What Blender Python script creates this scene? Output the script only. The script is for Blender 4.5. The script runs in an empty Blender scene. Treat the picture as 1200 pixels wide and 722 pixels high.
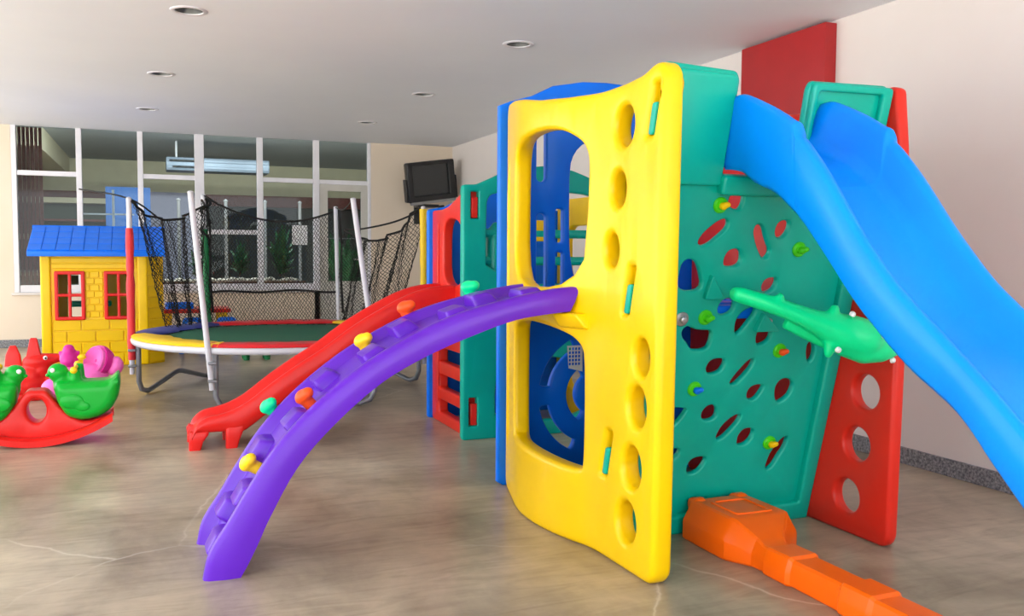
import bpy, bmesh, math, random
from mathutils import Vector, Matrix
from mathutils.geometry import delaunay_2d_cdt
random.seed(7)
SC = bpy.context.scene
COL = SC.collection
PI = math.pi
R = math.radians

# ------------------------------------------------------------------ camera, world, light, exposure
CAM_H = 1.22
yaw, pit, rol = R(21.9), R(3.65), R(.38)
F0 = Vector((math.sin(yaw), math.cos(yaw), 0)); R0 = Vector((math.cos(yaw), -math.sin(yaw), 0)); U0 = Vector((0, 0, 1))
Fw = F0 * math.cos(pit) - U0 * math.sin(pit); Up = U0 * math.cos(pit) + F0 * math.sin(pit)
Rt = R0 * math.cos(rol) + Up * math.sin(rol); Up = Up * math.cos(rol) - R0 * math.sin(rol)
cd = bpy.data.cameras.new('camera'); cam = bpy.data.objects.new('camera', cd); COL.objects.link(cam)
cd.sensor_width = 36; cd.lens = 36 * 1060 / 1200; cd.clip_end = 100
cam.matrix_world = Matrix(((Rt.x, Up.x, -Fw.x, 0), (Rt.y, Up.y, -Fw.y, 0), (Rt.z, Up.z, -Fw.z, CAM_H), (0, 0, 0, 1)))
SC.camera = cam
w = bpy.data.worlds.new('daylight'); SC.world = w; w.use_nodes = True
w.node_tree.nodes['Background'].inputs[0].default_value = (.95, .975, 1.0, 1)
w.node_tree.nodes['Background'].inputs[1].default_value = 2.0
sun = bpy.data.lights.new('sun', 'SUN'); sun.energy = 10.0; sun.angle = R(1.0); sun.color = (1, .98, .95)
so = bpy.data.objects.new('sun', sun); COL.objects.link(so); so.rotation_euler = Vector((-.42, -.30, -1)).to_track_quat('-Z', 'Y').to_euler()
SC.view_settings.view_transform = 'Standard'; SC.view_settings.look = 'None'
SC.view_settings.gamma = 1; SC.view_settings.use_curve_mapping = False
SC.view_settings.exposure = 1.06

# ------------------------------------------------------------------ materials
def lin(c):
    return tuple(((x / 255) / 12.92 if x / 255 <= .04045 else ((x / 255 + .055) / 1.055) ** 2.4) for x in c)
def newmat(name):
    m = bpy.data.materials.new(name); m.use_nodes = True
    nt = m.node_tree; return m, nt, nt.nodes['Principled BSDF']
def noise(nt, scale, detail=3, rough=.5, coord='Object', sc=None, dist=0):
    tc = nt.nodes.new('ShaderNodeTexCoord'); n = nt.nodes.new('ShaderNodeTexNoise')
    n.inputs['Scale'].default_value = scale; n.inputs['Detail'].default_value = detail; n.inputs['Roughness'].default_value = rough
    n.inputs['Distortion'].default_value = dist
    if sc:
        mp = nt.nodes.new('ShaderNodeMapping'); mp.inputs['Scale'].default_value = sc
        nt.links.new(tc.outputs[coord], mp.inputs[0]); nt.links.new(mp.outputs[0], n.inputs['Vector'])
    else:
        nt.links.new(tc.outputs[coord], n.inputs['Vector'])
    return n
def ramp(nt, src, stops):
    r = nt.nodes.new('ShaderNodeValToRGB'); nt.links.new(src, r.inputs[0])
    e = r.color_ramp.elements
    while len(e) < len(stops): e.new(.5)
    for el, (p, c) in zip(e, stops): el.position = p; el.color = (*c, 1)
    return r
def bump(nt, b, src, strength, dist=.01):
    bp = nt.nodes.new('ShaderNodeBump'); bp.inputs['Strength'].default_value = strength; bp.inputs['Distance'].default_value = dist
    nt.links.new(src, bp.inputs['Height']); nt.links.new(bp.outputs[0], b.inputs['Normal'])
def plastic(name, rgb, rough=.32, var=.07, bmp=.05, spec=.3):
    m, nt, b = newmat(name)
    c = lin(rgb)
    n = noise(nt, 3.0, 4)
    r = ramp(nt, n.outputs[0], [(.3, tuple(x * (1 - var) for x in c)), (.7, tuple(min(1, x * (1 + var)) for x in c))])
    nt.links.new(r.outputs[0], b.inputs['Base Color'])
    b.inputs['Roughness'].default_value = rough
    b.inputs['Specular IOR Level'].default_value = spec
    n2 = noise(nt, 260, 2); bump(nt, b, n2.outputs[0], bmp, .004)
    return m
def simple(name, rgb, rough=.6, metal=0, var=.05, scale=6, bmp=0):
    m, nt, b = newmat(name); c = lin(rgb)
    n = noise(nt, scale, 4)
    r = ramp(nt, n.outputs[0], [(.3, tuple(x * (1 - var) for x in c)), (.7, tuple(min(1, x * (1 + var)) for x in c))])
    nt.links.new(r.outputs[0], b.inputs['Base Color'])
    b.inputs['Roughness'].default_value = rough; b.inputs['Metallic'].default_value = metal
    if bmp: n2 = noise(nt, 90, 4); bump(nt, b, n2.outputs[0], bmp, .004)
    return m
M = {}
M['yellow'] = plastic('yellow_plastic', (242, 197, 0))
M['teal'] = plastic('teal_plastic', (0, 168, 148))
M['blue'] = plastic('blue_plastic', (0, 114, 242))
M['slideblue'] = plastic('sky_blue_plastic', (0, 138, 255), .34, spec=.22)
M['red'] = plastic('red_plastic', (214, 42, 28))
M['brightred'] = plastic('bright_red_plastic', (222, 34, 30), .28)
M['purple'] = plastic('purple_plastic', (92, 30, 182), .3)
M['orange'] = plastic('orange_plastic', (250, 100, 6), .32)
M['green'] = plastic('spring_green_plastic', (0, 226, 146), .32)
M['duck'] = plastic('grass_green_plastic', (4, 170, 48), .28)
M['lime'] = plastic('lime_plastic', (70, 205, 20), .35)
M['pink'] = plastic('pink_plastic', (244, 112, 198), .35)
M['magenta'] = plastic('magenta_plastic', (212, 40, 150), .4)
M['knob_orange'] = plastic('knob_orange_plastic', (240, 82, 24), .35)
M['darkred'] = simple('dark_red_board', (168, 26, 30), .5, bmp=.05)
M['foamred'] = simple('red_foam', (214, 42, 50), .55, bmp=.6)
M['foamgreen'] = simple('green_foam', (10, 120, 66), .55, bmp=.5)
M['foamyellow'] = simple('yellow_foam', (240, 200, 10), .5, bmp=.4)
M['vyellow'] = simple('yellow_vinyl', (250, 206, 10), .4, bmp=.3)
M['vred'] = simple('red_vinyl', (220, 26, 38), .4, bmp=.3)
M['vblue'] = simple('blue_vinyl', (52, 62, 150), .4, bmp=.3)
M['net'] = simple('black_netting', (26, 26, 26), .8)
M['rope'] = simple('black_rope', (24, 24, 24), .8)
M['tmat'] = simple('green_trampoline_mat', (14, 92, 66), .75, var=.12, scale=40, bmp=.2)
M['steel'] = simple('galvanised_steel', (176, 178, 184), .38, .55, var=.12, scale=14)
M['legsteel'] = simple('dull_grey_steel', (138, 141, 148), .4, .4, var=.1)
M['whitepole'] = simple('white_painted_pole', (202, 203, 212), .35)
M['bolt'] = simple('bolt_metal', (190, 190, 195), .3, .7)
M['black'] = simple('black_casing', (22, 23, 26), .35)
M['silver'] = simple('silver_trim', (150, 150, 150), .4, .4)
M['alu'] = simple('white_aluminium', (226, 226, 232), .4)
M['doorframe'] = simple('door_frame_paint', (196, 194, 186), .45)
M['white'] = simple('white_gloss', (240, 240, 240), .35)
M['eyeblack'] = simple('eye_black', (14, 14, 14), .25)
M['paper'] = simple('white_paper', (232, 234, 236), .8)
M['chrome'] = simple('chrome_reflector', (120, 122, 122), .3, .8)
M['can'] = simple('dark_lamp_can', (92, 94, 94), .35, .6)
M['bulb'] = simple('unlit_bulb_glass', (120, 122, 120), .4)
M['brown'] = simple('dark_brown_wood', (118, 66, 58), .7, var=.18, scale=18)
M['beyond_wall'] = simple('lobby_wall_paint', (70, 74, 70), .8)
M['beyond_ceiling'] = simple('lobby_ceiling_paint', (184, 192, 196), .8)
M['beyond_floor'] = simple('lobby_floor_tile', (96, 94, 88), .35)
M['beige'] = simple('beige_paint', (216, 208, 176), .7)
M['foliage'] = simple('dark_green_leaf', (40, 92, 50), .5, var=.4, scale=9)
M['duct'] = simple('duct_metal', (118, 130, 142), .4, .3)
M['foliagewall'] = simple('dark_olive_board', (62, 74, 58), .7)
M['stone'] = simple('pale_stone', (206, 196, 180), .8, var=.2)
M['soil'] = simple('brown_planter', (100, 66, 46), .8)
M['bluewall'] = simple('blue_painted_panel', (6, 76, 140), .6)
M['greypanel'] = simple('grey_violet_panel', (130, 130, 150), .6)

def m_wall(name, a, b_):
    m, nt, b = newmat(name)
    n = noise(nt, .8, 5, .6)
    r = ramp(nt, n.outputs[0], [(.3, lin(a)), (.7, lin(b_))])
    nt.links.new(r.outputs[0], b.inputs['Base Color']); b.inputs['Roughness'].default_value = .72
    n2 = noise(nt, 60, 5); bump(nt, b, n2.outputs[0], .06, .003)
    return m
M['wall'] = m_wall('cream_wall_paint', (218, 211, 207), (224, 218, 215))
M['paving'] = simple('bounce_paving', (206, 200, 190), .8)
M['wallback'] = m_wall('warm_cream_wall_paint', (226, 210, 188), (230, 216, 198))
M['ceil'] = m_wall('ceiling_paint', (232, 236, 244), (237, 241, 248))

def m_floor():
    m, nt, b = newmat('polished_concrete')
    big = noise(nt, .55, 6, .6, dist=.6)
    r1 = ramp(nt, big.outputs[0], [(.3, lin((144, 130, 111))), (.5, lin((167, 153, 134))), (.68, lin((190, 179, 158)))])
    mid = noise(nt, 2.4, 9, .62, sc=(1, .6, 1), dist=.3)
    r2 = ramp(nt, mid.outputs[0], [(.28, (.50, .47, .44)), (.5, (.95, .95, .95)), (.72, (1.34, 1.33, 1.30))])
    mx = nt.nodes.new('ShaderNodeMix'); mx.data_type = 'RGBA'; mx.blend_type = 'MULTIPLY'; mx.inputs[0].default_value = .85
    nt.links.new(r1.outputs[0], mx.inputs[6]); nt.links.new(r2.outputs[0], mx.inputs[7])
    stk = noise(nt, 2.6, 7, .62, sc=(1.0, 4.5, 1), dist=1.2)
    r3 = ramp(nt, stk.outputs[0], [(.3, (.74, .72, .69)), (.5, (1, 1, 1)), (.72, (1.16, 1.16, 1.16))])
    mx2 = nt.nodes.new('ShaderNodeMix'); mx2.data_type = 'RGBA'; mx2.blend_type = 'MULTIPLY'; mx2.inputs[0].default_value = .9
    nt.links.new(mx.outputs[2], mx2.inputs[6]); nt.links.new(r3.outputs[0], mx2.inputs[7]); mx = mx2
    # pale hairline cracks
    tc = nt.nodes.new('ShaderNodeTexCoord'); wob = noise(nt, 2.2, 5)
    va = nt.nodes.new('ShaderNodeMixRGB'); va.blend_type = 'ADD'; va.inputs[0].default_value = .22
    nt.links.new(tc.outputs['Object'], va.inputs[1]); nt.links.new(wob.outputs['Color'], va.inputs[2])
    vo = nt.nodes.new('ShaderNodeTexVoronoi'); vo.voronoi_dimensions = '2D'; vo.feature = 'DISTANCE_TO_EDGE'; vo.inputs['Scale'].default_value = .46
    nt.links.new(va.outputs[0], vo.inputs['Vector'])
    rc = ramp(nt, vo.outputs['Distance'], [(.0, (1, 1, 1)), (.0022, (1, 1, 1)), (.0042, (0, 0, 0))])
    br = noise(nt, 1.7, 3); rb = ramp(nt, br.outputs[0], [(.45, (0, 0, 0)), (.6, (.55, .55, .55))])
    mm = nt.nodes.new('ShaderNodeMath'); mm.operation = 'MULTIPLY'
    nt.links.new(rc.outputs[0], mm.inputs[0]); nt.links.new(rb.outputs[0], mm.inputs[1])
    mc = nt.nodes.new('ShaderNodeMix'); mc.data_type = 'RGBA'
    nt.links.new(mm.outputs[0], mc.inputs[0]); nt.links.new(mx.outputs[2], mc.inputs[6]); mc.inputs[7].default_value = (*lin((215, 208, 196)), 1)
    ms = mc
    nt.links.new(ms.outputs[2], b.inputs['Base Color'])
    b.inputs['Roughness'].default_value = .30; b.inputs['Specular IOR Level'].default_value = .38
    fine = noise(nt, 45, 5); bump(nt, b, fine.outputs[0], .05, .004)
    return m
M['floor'] = m_floor()
def m_granite():
    m, nt, b = newmat('grey_granite')
    n = noise(nt, 70, 3, .7); r = ramp(nt, n.outputs[0], [(.35, lin((74, 76, 84))), (.5, lin((120, 122, 128))), (.65, lin((160, 160, 162)))])
    nt.links.new(r.outputs[0], b.inputs['Base Color']); b.inputs['Roughness'].default_value = .4
    return m
M['granite'] = m_granite()
def m_glass():
    m, nt, b = newmat('window_glass')
    nt.nodes.remove(b); out = nt.nodes['Material Output']
    t = nt.nodes.new('ShaderNodeBsdfTransparent'); t.inputs[0].default_value = (.78, .84, .85, 1)
    g = nt.nodes.new('ShaderNodeBsdfGlossy'); g.inputs['Roughness'].default_value = .02
    fr = nt.nodes.new('ShaderNodeFresnel'); fr.inputs[0].default_value = 1.28
    mx = nt.nodes.new('ShaderNodeMixShader')
    nt.links.new(fr.outputs[0], mx.inputs[0]); nt.links.new(t.outputs[0], mx.inputs[1]); nt.links.new(g.outputs[0], mx.inputs[2])
    nt.links.new(mx.outputs[0], out.inputs[0]); return m
M['glass'] = m_glass()
def m_screen():
    m, nt, b = newmat('dark_screen_glass'); b.inputs['Base Color'].default_value = (*lin((30, 34, 36)), 1)
    b.inputs['Roughness'].default_value = .12; b.inputs['Specular IOR Level'].default_value = .8; return m
M['screen'] = m_screen()
def m_emit(name, col, s):
    m, nt, b = newmat(name); b.inputs['Emission Color'].default_value = (*col, 1); b.inputs['Emission Strength'].default_value = s; return m
M['lamp'] = m_emit('fill_lamp_tube', (1, 1, .97), 3)  # glow of the added lobby fill tubes

# ------------------------------------------------------------------ mesh helpers
def link(name, me, mat, parent=None, loc=None, smooth=True, ang=40):
    o = bpy.data.objects.new(name, me); COL.objects.link(o)
    if mat and not me.materials: me.materials.append(M[mat])
    if smooth is not None and me.polygons:
        me.polygons.foreach_set('use_smooth', [bool(smooth)] * len(me.polygons))
        if smooth: me.set_sharp_from_angle(angle=R(ang))
    if parent is not None: o.parent = parent
    if loc is not None: o.location = loc
    return o
def thing(name, loc, label, cat, group=None, rz=0):
    o = bpy.data.objects.new(name, None); COL.objects.link(o); o.location = loc; o.rotation_euler = (0, 0, rz); o.empty_display_size = .1
    o['label'] = label; o['category'] = cat
    if group: o['group'] = group
    return o
def tag(o, label, cat, group=None):
    o['label'] = label; o['category'] = cat
    if group: o['group'] = group
    return o
def struct(o): o['kind'] = 'structure'; return o
def raw(verts, faces):
    me = bpy.data.meshes.new('m'); me.from_pydata([tuple(v) for v in verts], [], faces); me.update(); return me
def shift(me, v):
    me.transform(Matrix.Translation(v)); return me
def part(name, me, mat, parent, world=True, **k):
    """a mesh written in world coordinates becomes a child of a thing (empty without rotation)"""
    if world:
        b = Vector((0, 0, 0)); p = parent
        while p is not None: b += p.location; p = p.parent
        shift(me, -b)
    return link(name, me, mat, parent, **k)
def join(*ms):
    bm = bmesh.new()
    for m in ms: bm.from_mesh(m)
    me = bpy.data.meshes.new('m'); bm.to_mesh(me); bm.free()
    for m in ms: bpy.data.meshes.remove(m)
    return me
def box(x0, x1, y0, y1, z0, z1, bev=0, seg=2):
    bm = bmesh.new(); bmesh.ops.create_cube(bm, size=1)
    for v in bm.verts: v.co = Vector(((x0 + x1) / 2 + v.co.x * (x1 - x0), (y0 + y1) / 2 + v.co.y * (y1 - y0), (z0 + z1) / 2 + v.co.z * (z1 - z0)))
    if bev: bmesh.ops.bevel(bm, geom=bm.edges[:], offset=bev, segments=seg, affect='EDGES', profile=.6)
    me = bpy.data.meshes.new('m'); bm.to_mesh(me); bm.free(); return me
def ell(c, r, rot=None, seg=20, rings=12):
    bm = bmesh.new(); bmesh.ops.create_uvsphere(bm, u_segments=seg, v_segments=rings, radius=1)
    mt = Matrix.Translation(c) @ (rot.to_matrix().to_4x4() if rot else Matrix()) @ Matrix.Diagonal((*r, 1))
    bm.transform(mt); me = bpy.data.meshes.new('m'); bm.to_mesh(me); bm.free(); return me
def tube(pts, rad, sides=12, closed=False, caps=True):
    pts = [Vector(p) for p in pts]; n = len(pts); rr = rad if isinstance(rad, (list, tuple)) else [rad] * n
    tang = []
    for i in range(n):
        a = pts[(i - 1) % n] if (closed or i > 0) else pts[i]; b = pts[(i + 1) % n] if (closed or i < n - 1) else pts[i]
        tang.append((b - a).normalized())
    ref = Vector((0, 0, 1)) if abs(tang[0].z) < .9 else Vector((1, 0, 0))
    nrm = tang[0].cross(ref).normalized(); V = []; Fc = []
    for i in range(n):
        t = tang[i]; nrm = (nrm - t * nrm.dot(t)).normalized(); bi = t.cross(nrm)
        for k in range(sides):
            a = 2 * PI * k / sides; V.append(pts[i] + (nrm * math.cos(a) + bi * math.sin(a)) * rr[i])
    m = n if closed else n - 1
    for i in range(m):
        j = (i + 1) % n
        for k in range(sides):
            k2 = (k + 1) % sides; Fc.append((i * sides + k, i * sides + k2, j * sides + k2, j * sides + k))
    if not closed and caps:
        Fc.append(tuple(range(sides))[::-1]); Fc.append(tuple((n - 1) * sides + k for k in range(sides)))
    return raw(V, Fc)
def loft(rings, closed_ring=True, caps=True):
    n = len(rings[0]); V = [v for r in rings for v in r]; Fc = []
    for i in range(len(rings) - 1):
        for k in range(n if closed_ring else n - 1):
            k2 = (k + 1) % n; Fc.append((i * n + k, i * n + k2, (i + 1) * n + k2, (i + 1) * n + k))
    if caps:
        Fc.append(tuple(range(n))[::-1]); Fc.append(tuple((len(rings) - 1) * n + k for k in range(n)))
    me = raw(V, Fc); fixn(me); return me
def fixn(me):
    bm = bmesh.new(); bm.from_mesh(me); bmesh.ops.recalc_face_normals(bm, faces=bm.faces[:]); bm.to_mesh(me); bm.free(); return me
def lathe(prof, c=(0, 0, 0), seg=24):
    V = []; Fc = []; n = len(prof)
    for k in range(seg):
        a = 2 * PI * k / seg
        for r, z in prof: V.append((c[0] + r * math.cos(a), c[1] + r * math.sin(a), c[2] + z))
    for k in range(seg):
        k2 = (k + 1) % seg
        for i in range(n - 1): Fc.append((k * n + i, k2 * n + i, k2 * n + i + 1, k * n + i + 1))
    return raw(V, Fc)
def chaikin(p, it=2):
    for _ in range(it):
        q = []
        for i in range(len(p)):
            a = p[i]; b = p[(i + 1) % len(p)]
            q += [(a[0] * .75 + b[0] * .25, a[1] * .75 + b[1] * .25), (a[0] * .25 + b[0] * .75, a[1] * .25 + b[1] * .75)]
        p = q
    return p
def circ(c, r, n=28, ry=None): return [(c[0] + r * math.cos(2 * PI * k / n), c[1] + (ry or r) * math.sin(2 * PI * k / n)) for k in range(n)]
def rrect(x0, x1, y0, y1, r, n=5):
    o = []
    for cx, cy, a0 in ((x1 - r, y1 - r, 0), (x0 + r, y1 - r, 90), (x0 + r, y0 + r, 180), (x1 - r, y0 + r, 270)):
        for k in range(n + 1): a = R(a0 + 90 * k / n); o.append((cx + r * math.cos(a), cy + r * math.sin(a)))
    return o
def arcslot(c, r0, r1, a0, a1, n=14):
    o = [(c[0] + r1 * math.cos(R(a0 + (a1 - a0) * k / n)), c[1] + r1 * math.sin(R(a0 + (a1 - a0) * k / n))) for k in range(n + 1)]
    o += [(c[0] + r0 * math.cos(R(a1 + (a0 - a1) * k / n)), c[1] + r0 * math.sin(R(a1 + (a0 - a1) * k / n))) for k in range(n + 1)]
    return chaikin(o, 1)
def roundcorners(p, r, n=4):
    """round every corner of a polygon with radius up to r"""
    o = []; L = len(p)
    for i in range(L):
        a, b, c = Vector(p[i - 1]), Vector(p[i]), Vector(p[(i + 1) % L])
        d1 = (a - b); d2 = (c - b); q = min(r, d1.length * .45, d2.length * .45)
        s = b + d1.normalized() * q; e = b + d2.normalized() * q
        for k in range(n + 1):
            t = k / n; pt = s * (1 - t) ** 2 + b * 2 * t * (1 - t) + e * t * t; o.append((pt.x, pt.y))
    return o
def _area(p): return sum(p[i - 1][0] * p[i][1] - p[i][0] * p[i - 1][1] for i in range(len(p))) / 2
def _inset(p, d):
    """move a loop by d to its left (mitred)"""
    n = len(p); o = []
    for i in range(n):
        a, b, c = Vector(p[i - 1]), Vector(p[i]), Vector(p[(i + 1) % n])
        e1 = (b - a).normalized(); e2 = (c - b).normalized(); n1 = Vector((-e1.y, e1.x)); n2 = Vector((-e2.y, e2.x))
        m = n1 + n2; k = m.length_squared
        m = n1 if k < 1e-6 else m * (2 / max(k, .8))
        o.append((b.x + m.x * d, b.y + m.y * d))
    return o
def slab(outline, holes=(), th=.06, bev=.012, fn=None, cuts=None, res=3):
    """thick sheet with through holes and rounded edges; fn maps (a, b, depth 0..th) to world"""
    loops = []
    for i, pl in enumerate([outline] + list(holes)):
        q = [tuple(pl[0])]
        for p in pl[1:]:
            if (p[0] - q[-1][0]) ** 2 + (p[1] - q[-1][1]) ** 2 > 1e-7: q.append(tuple(p))
        if (q[0][0] - q[-1][0]) ** 2 + (q[0][1] - q[-1][1]) ** 2 < 1e-7: q.pop()
        if (_area(q) > 0) != (i == 0): q = q[::-1]
        loops.append(q)                      # material always lies to the left
    prof = [(bev * (1 - math.cos(PI / 2 * k / res)), bev * (1 - math.sin(PI / 2 * k / res))) for k in range(res + 1)] if bev else [(0, 0)]
    bm = bmesh.new()
    flat = []
    for q in loops:
        ringsv = []
        for side in (0, 1):
            for ins, dep in (prof[::-1] if side == 0 else prof):
                z = dep if side == 0 else th - dep
                ringsv.append([bm.verts.new((x, y, z)) for x, y in (_inset(q, ins) if ins else q)])
        n = len(q)
        for r0, r1 in zip(ringsv[:-1], ringsv[1:]):
            for k in range(n): bm.faces.new((r0[k], r0[(k + 1) % n], r1[(k + 1) % n], r1[k]))
        flat.append((ringsv[0], ringsv[-1]))
    pts = []; edges = []; vb = []; vt = []
    for lo, hi in flat:
        i0 = len(pts); n = len(lo)
        for k in range(n): pts.append(Vector((lo[k].co.x, lo[k].co.y))); edges.append((i0 + k, i0 + (k + 1) % n))
        vb += lo; vt += hi
    rv, re_, rf_, ov, oe, of = delaunay_2d_cdt(pts, edges, [], 0, 1e-6)
    mapb = []; mapt = []
    for i, p in enumerate(rv):
        if ov[i]: mapb.append(vb[ov[i][0]]); mapt.append(vt[ov[i][0]])
        else: mapb.append(bm.verts.new((p.x, p.y, 0))); mapt.append(bm.verts.new((p.x, p.y, th)))
    polys = [[(v.co.x, v.co.y) for v in lo] for lo, hi in flat]
    def inside(x, y):
        c = False
        for pl in polys:
            for i in range(len(pl)):
                (x0, y0), (x1, y1) = pl[i - 1], pl[i]
                if (y0 > y) != (y1 > y) and x < (x1 - x0) * (y - y0) / (y1 - y0) + x0: c = not c
        return c
    for f in rf_:
        if not inside(sum(rv[i].x for i in f) / len(f), sum(rv[i].y for i in f) / len(f)): continue
        for mp, fl in ((mapb, True), (mapt, False)):
            vs = [mp[i] for i in f]
            if len(set(vs)) == len(vs):
                try: bm.faces.new(vs[::-1] if fl else vs)
                except ValueError: pass
    if cuts:
        for ax, vals in cuts:
            for v in vals:
                no = (1, 0, 0) if ax == 0 else (0, 1, 0); co = (v, 0, 0) if ax == 0 else (0, v, 0)
                bmesh.ops.bisect_plane(bm, geom=bm.verts[:] + bm.edges[:] + bm.faces[:], plane_co=co, plane_no=no, dist=1e-5)
    if fn:
        for v in bm.verts: v.co = Vector(fn(v.co.x, v.co.y, v.co.z))
    bmesh.ops.recalc_face_normals(bm, faces=bm.faces[:])
    me = bpy.data.meshes.new('m'); bm.to_mesh(me); bm.free(); return me
def blob(ms, vox=.012, it=6):
    """fuse overlapping shapes into one smooth moulded skin"""
    me = join(*ms); o = bpy.data.objects.new('b', me); COL.objects.link(o)
    r = o.modifiers.new('r', 'REMESH'); r.mode = 'VOXEL'; r.voxel_size = vox
    s = o.modifiers.new('s', 'SMOOTH'); s.factor = .5; s.iterations = it
    dg = bpy.context.evaluated_depsgraph_get(); m2 = bpy.data.meshes.new_from_object(o.evaluated_get(dg))
    bpy.data.objects.remove(o); bpy.data.meshes.remove(me); return m2
def copy_part(src, parent, loc=None, rot=None):
    o = src.copy(); COL.objects.link(o); o.parent = parent
    if loc is not None: o.location = loc
    if rot is not None: o.rotation_euler = rot
    return o
def interp(x, xs, ys):
    if x <= xs[0]: return ys[0]
    for i in range(len(xs) - 1):
        if x <= xs[i + 1]:
            t = (x - xs[i]) / (xs[i + 1] - xs[i]); return ys[i] + (ys[i + 1] - ys[i]) * t
    return ys[-1]
def spline(pts, n=6):
    """Catmull-Rom through a list of tuples"""
    P = [Vector(p) for p in pts]; out = []
    for i in range(len(P) - 1):
        a = P[i - 1] if i else P[0] * 2 - P[1]; b, c = P[i], P[i + 1]; d = P[i + 2] if i + 2 < len(P) else P[-1] * 2 - P[-2]
        for k in range(n):
            t = k / n
            out.append(.5 * ((2 * b) + (c - a) * t + (2 * a - 5 * b + 4 * c - d) * t * t + (3 * b - a - 3 * c + d) * t ** 3))
    out.append(P[-1]); return out

# ------------------------------------------------------------------ room shell
WR, WB, CE = 4.06, 12.42, 2.685          # right wall x, back wall y, ceiling z
XL, YF = -3.4, -2.0                      # the room goes on to an open left side and an open front
struct(link('floor', box(XL - .4, WR + 3, YF - .4, WB + 9, -.12, 0), 'floor', smooth=False))
struct(link('bounce_ground', slab([(-28, -26), (30, -26), (30, 40), (-28, 40)], [[(XL - .4, YF - .4), (WR + 3, YF - .4), (WR + 3, WB + 9), (XL - .4, WB + 9)]], .1, 0, lambda a, b, c: (a, b, c - .13)), 'paving', smooth=False))  # unseen outdoor ground, added wide and pale to bounce sunlight onto the ceiling
LIGHTS = [(.26, 6.03), (2.47, 6.06), (.13, 8.28), (2.44, 8.34), (.02, 10.42), (2.38, 10.44)]
struct(link('ceiling', slab([(XL, YF), (WR + .2, YF), (WR + .2, WB + .15), (XL, WB + .15)], [circ(p, .085, 24) for p in LIGHTS], .3, 0, lambda a, b, c: (a, b, CE + c)), 'ceil', smooth=False))
struct(link('wall_right', box(WR, WR + .2, YF, WB + .15, 0, CE), 'wall', smooth=False))
WX0, WX1, SILL = -1.513, 2.877, .665
struct(link('wall_back', slab([(XL, 0), (2.17, 0), (2.17, SILL), (WX0, SILL), (WX0, CE), (XL, CE)], [], .15, 0, lambda a, b, c: (a, WB + c, b)), 'wallback', smooth=False))
struct(link('wall_back_corner', box(WX1, WR, WB, WB + .15, 0, CE), 'wallback', smooth=False))
struct(link('baseboard_right', box(WR - .02, WR, YF, WB, 0, .095, .003, 1), 'granite', smooth=False))
struct(link('baseboard_back', box(XL, 2.10, WB - .02, WB, 0, .095, .003, 1), 'granite', smooth=False))
struct(link('trim_1', box(WX0 - .03, 2.17, WB - .03, WB + .02, SILL - .03, SILL, .004, 1), 'wall', smooth=False))

for i, (x, y) in enumerate(LIGHTS):
    t = thing('recessed_downlight', (x, y, CE),
              ['chrome-lined recessed ceiling light nearest the room front, over the open floor', 'recessed ceiling light above the yellow climbing tower', 'recessed ceiling light above the trampoline front',
               'recessed ceiling light between trampoline and teal play panels', 'recessed ceiling light above the yellow playhouse', 'recessed ceiling light in front of the glazed door'][i], 'ceiling light', 'recessed downlights')
    part('trim_ring', lathe([(.083, .004), (.086, -.006), (.104, -.008), (.112, -.003), (.112, .0)], (x, y, CE), 32), 'alu', t)
    part('reflector', lathe([(.0, .12), (.05, .12), (.068, .07), (.083, .0)], (x, y, CE), 32), 'can', t)
    part('bulb', lathe([(.0, .045), (.02, .05), (.032, .075), (.03, .118)], (x, y, CE), 20), 'bulb', t)

# glazing: one window unit per bay, then the door bay
def bar(x0, x1, z0, z1, d=.05, y=WB + .03): return box(x0, x1, y, y + d, z0, z1, .004, 1)
mull = [(-1.513, -1.455), (-.806, -.742), (-.105, -.04), (.575, .69), (1.353, 1.43), (2.091, 2.171), (2.835, 2.877)]
for i, (a, b) in enumerate(mull):
    struct(link('trim_%d' % (i + 2), bar(a, b, SILL if i < 5 else 0, CE, .09, WB), 'alu', smooth=False))
bays = [(-1.455, -.806, [2.12], None), (-.742, -.105, [], 1.435), (-.04, .575, [2.125], None), (.69, 1.353, [1.434], None), (1.43, 2.091, [2.135], None)]
for i, (a, b, tr, sub) in enumerate(bays):
    e = bpy.data.objects.new('window_%d' % (i + 1), None); COL.objects.link(e); e.location = (a, WB, SILL); struct(e)
    part('bottom_rail', bar(a, b, SILL, SILL + .09, .07, WB + .01), 'alu', e, smooth=False)
    zs = [SILL + .09]
    for z in tr:
        part('transom', bar(a, b, z - .03, z + .03, .07, WB + .01), 'alu', e, smooth=False); zs.append(z)
    if sub:
        part('transom', bar(a, b, sub - .03, sub + .03, .07, WB + .01), 'alu', e, smooth=False); zs.append(sub)
        part('sash_bar', bar(.55 * b + .45 * a - .02, .55 * b + .45 * a + .01, sub, 1.95, .03, WB + .08), 'alu', e, smooth=False)
        part('sash_bar', bar(a, b - .05, 1.63, 1.65, .03, WB + .08), 'alu', e, smooth=False)
    zs.append(CE)
    for z0, z1 in zip(zs[:-1], zs[1:]): part('pane', box(a, b, WB + .05, WB + .055, z0, z1), 'glass', e, smooth=False)
e = bpy.data.objects.new('door_1', None); COL.objects.link(e); e.location = (2.171, WB, 0); struct(e)
part('transom', bar(2.171, 2.835, 2.10, 2.16, .07, WB + .01), 'alu', e, smooth=False)
part('top_pane', box(2.171, 2.835, WB + .05, WB + .055, 2.16, CE), 'glass', e, smooth=False)
part('door_frame', slab([(2.171, 0), (2.835, 0), (2.835, 2.1), (2.171, 2.1)], [[(2.285, .78), (2.745, .78), (2.745, 2.01), (2.285, 2.01)]], .05, .003, lambda a, b, c: (a, WB + .02 + c, b)), 'doorframe', e, smooth=False)
part('pane', box(2.285, 2.745, WB + .04, WB + .046, .78, 2.01), 'glass', e, smooth=False)
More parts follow.
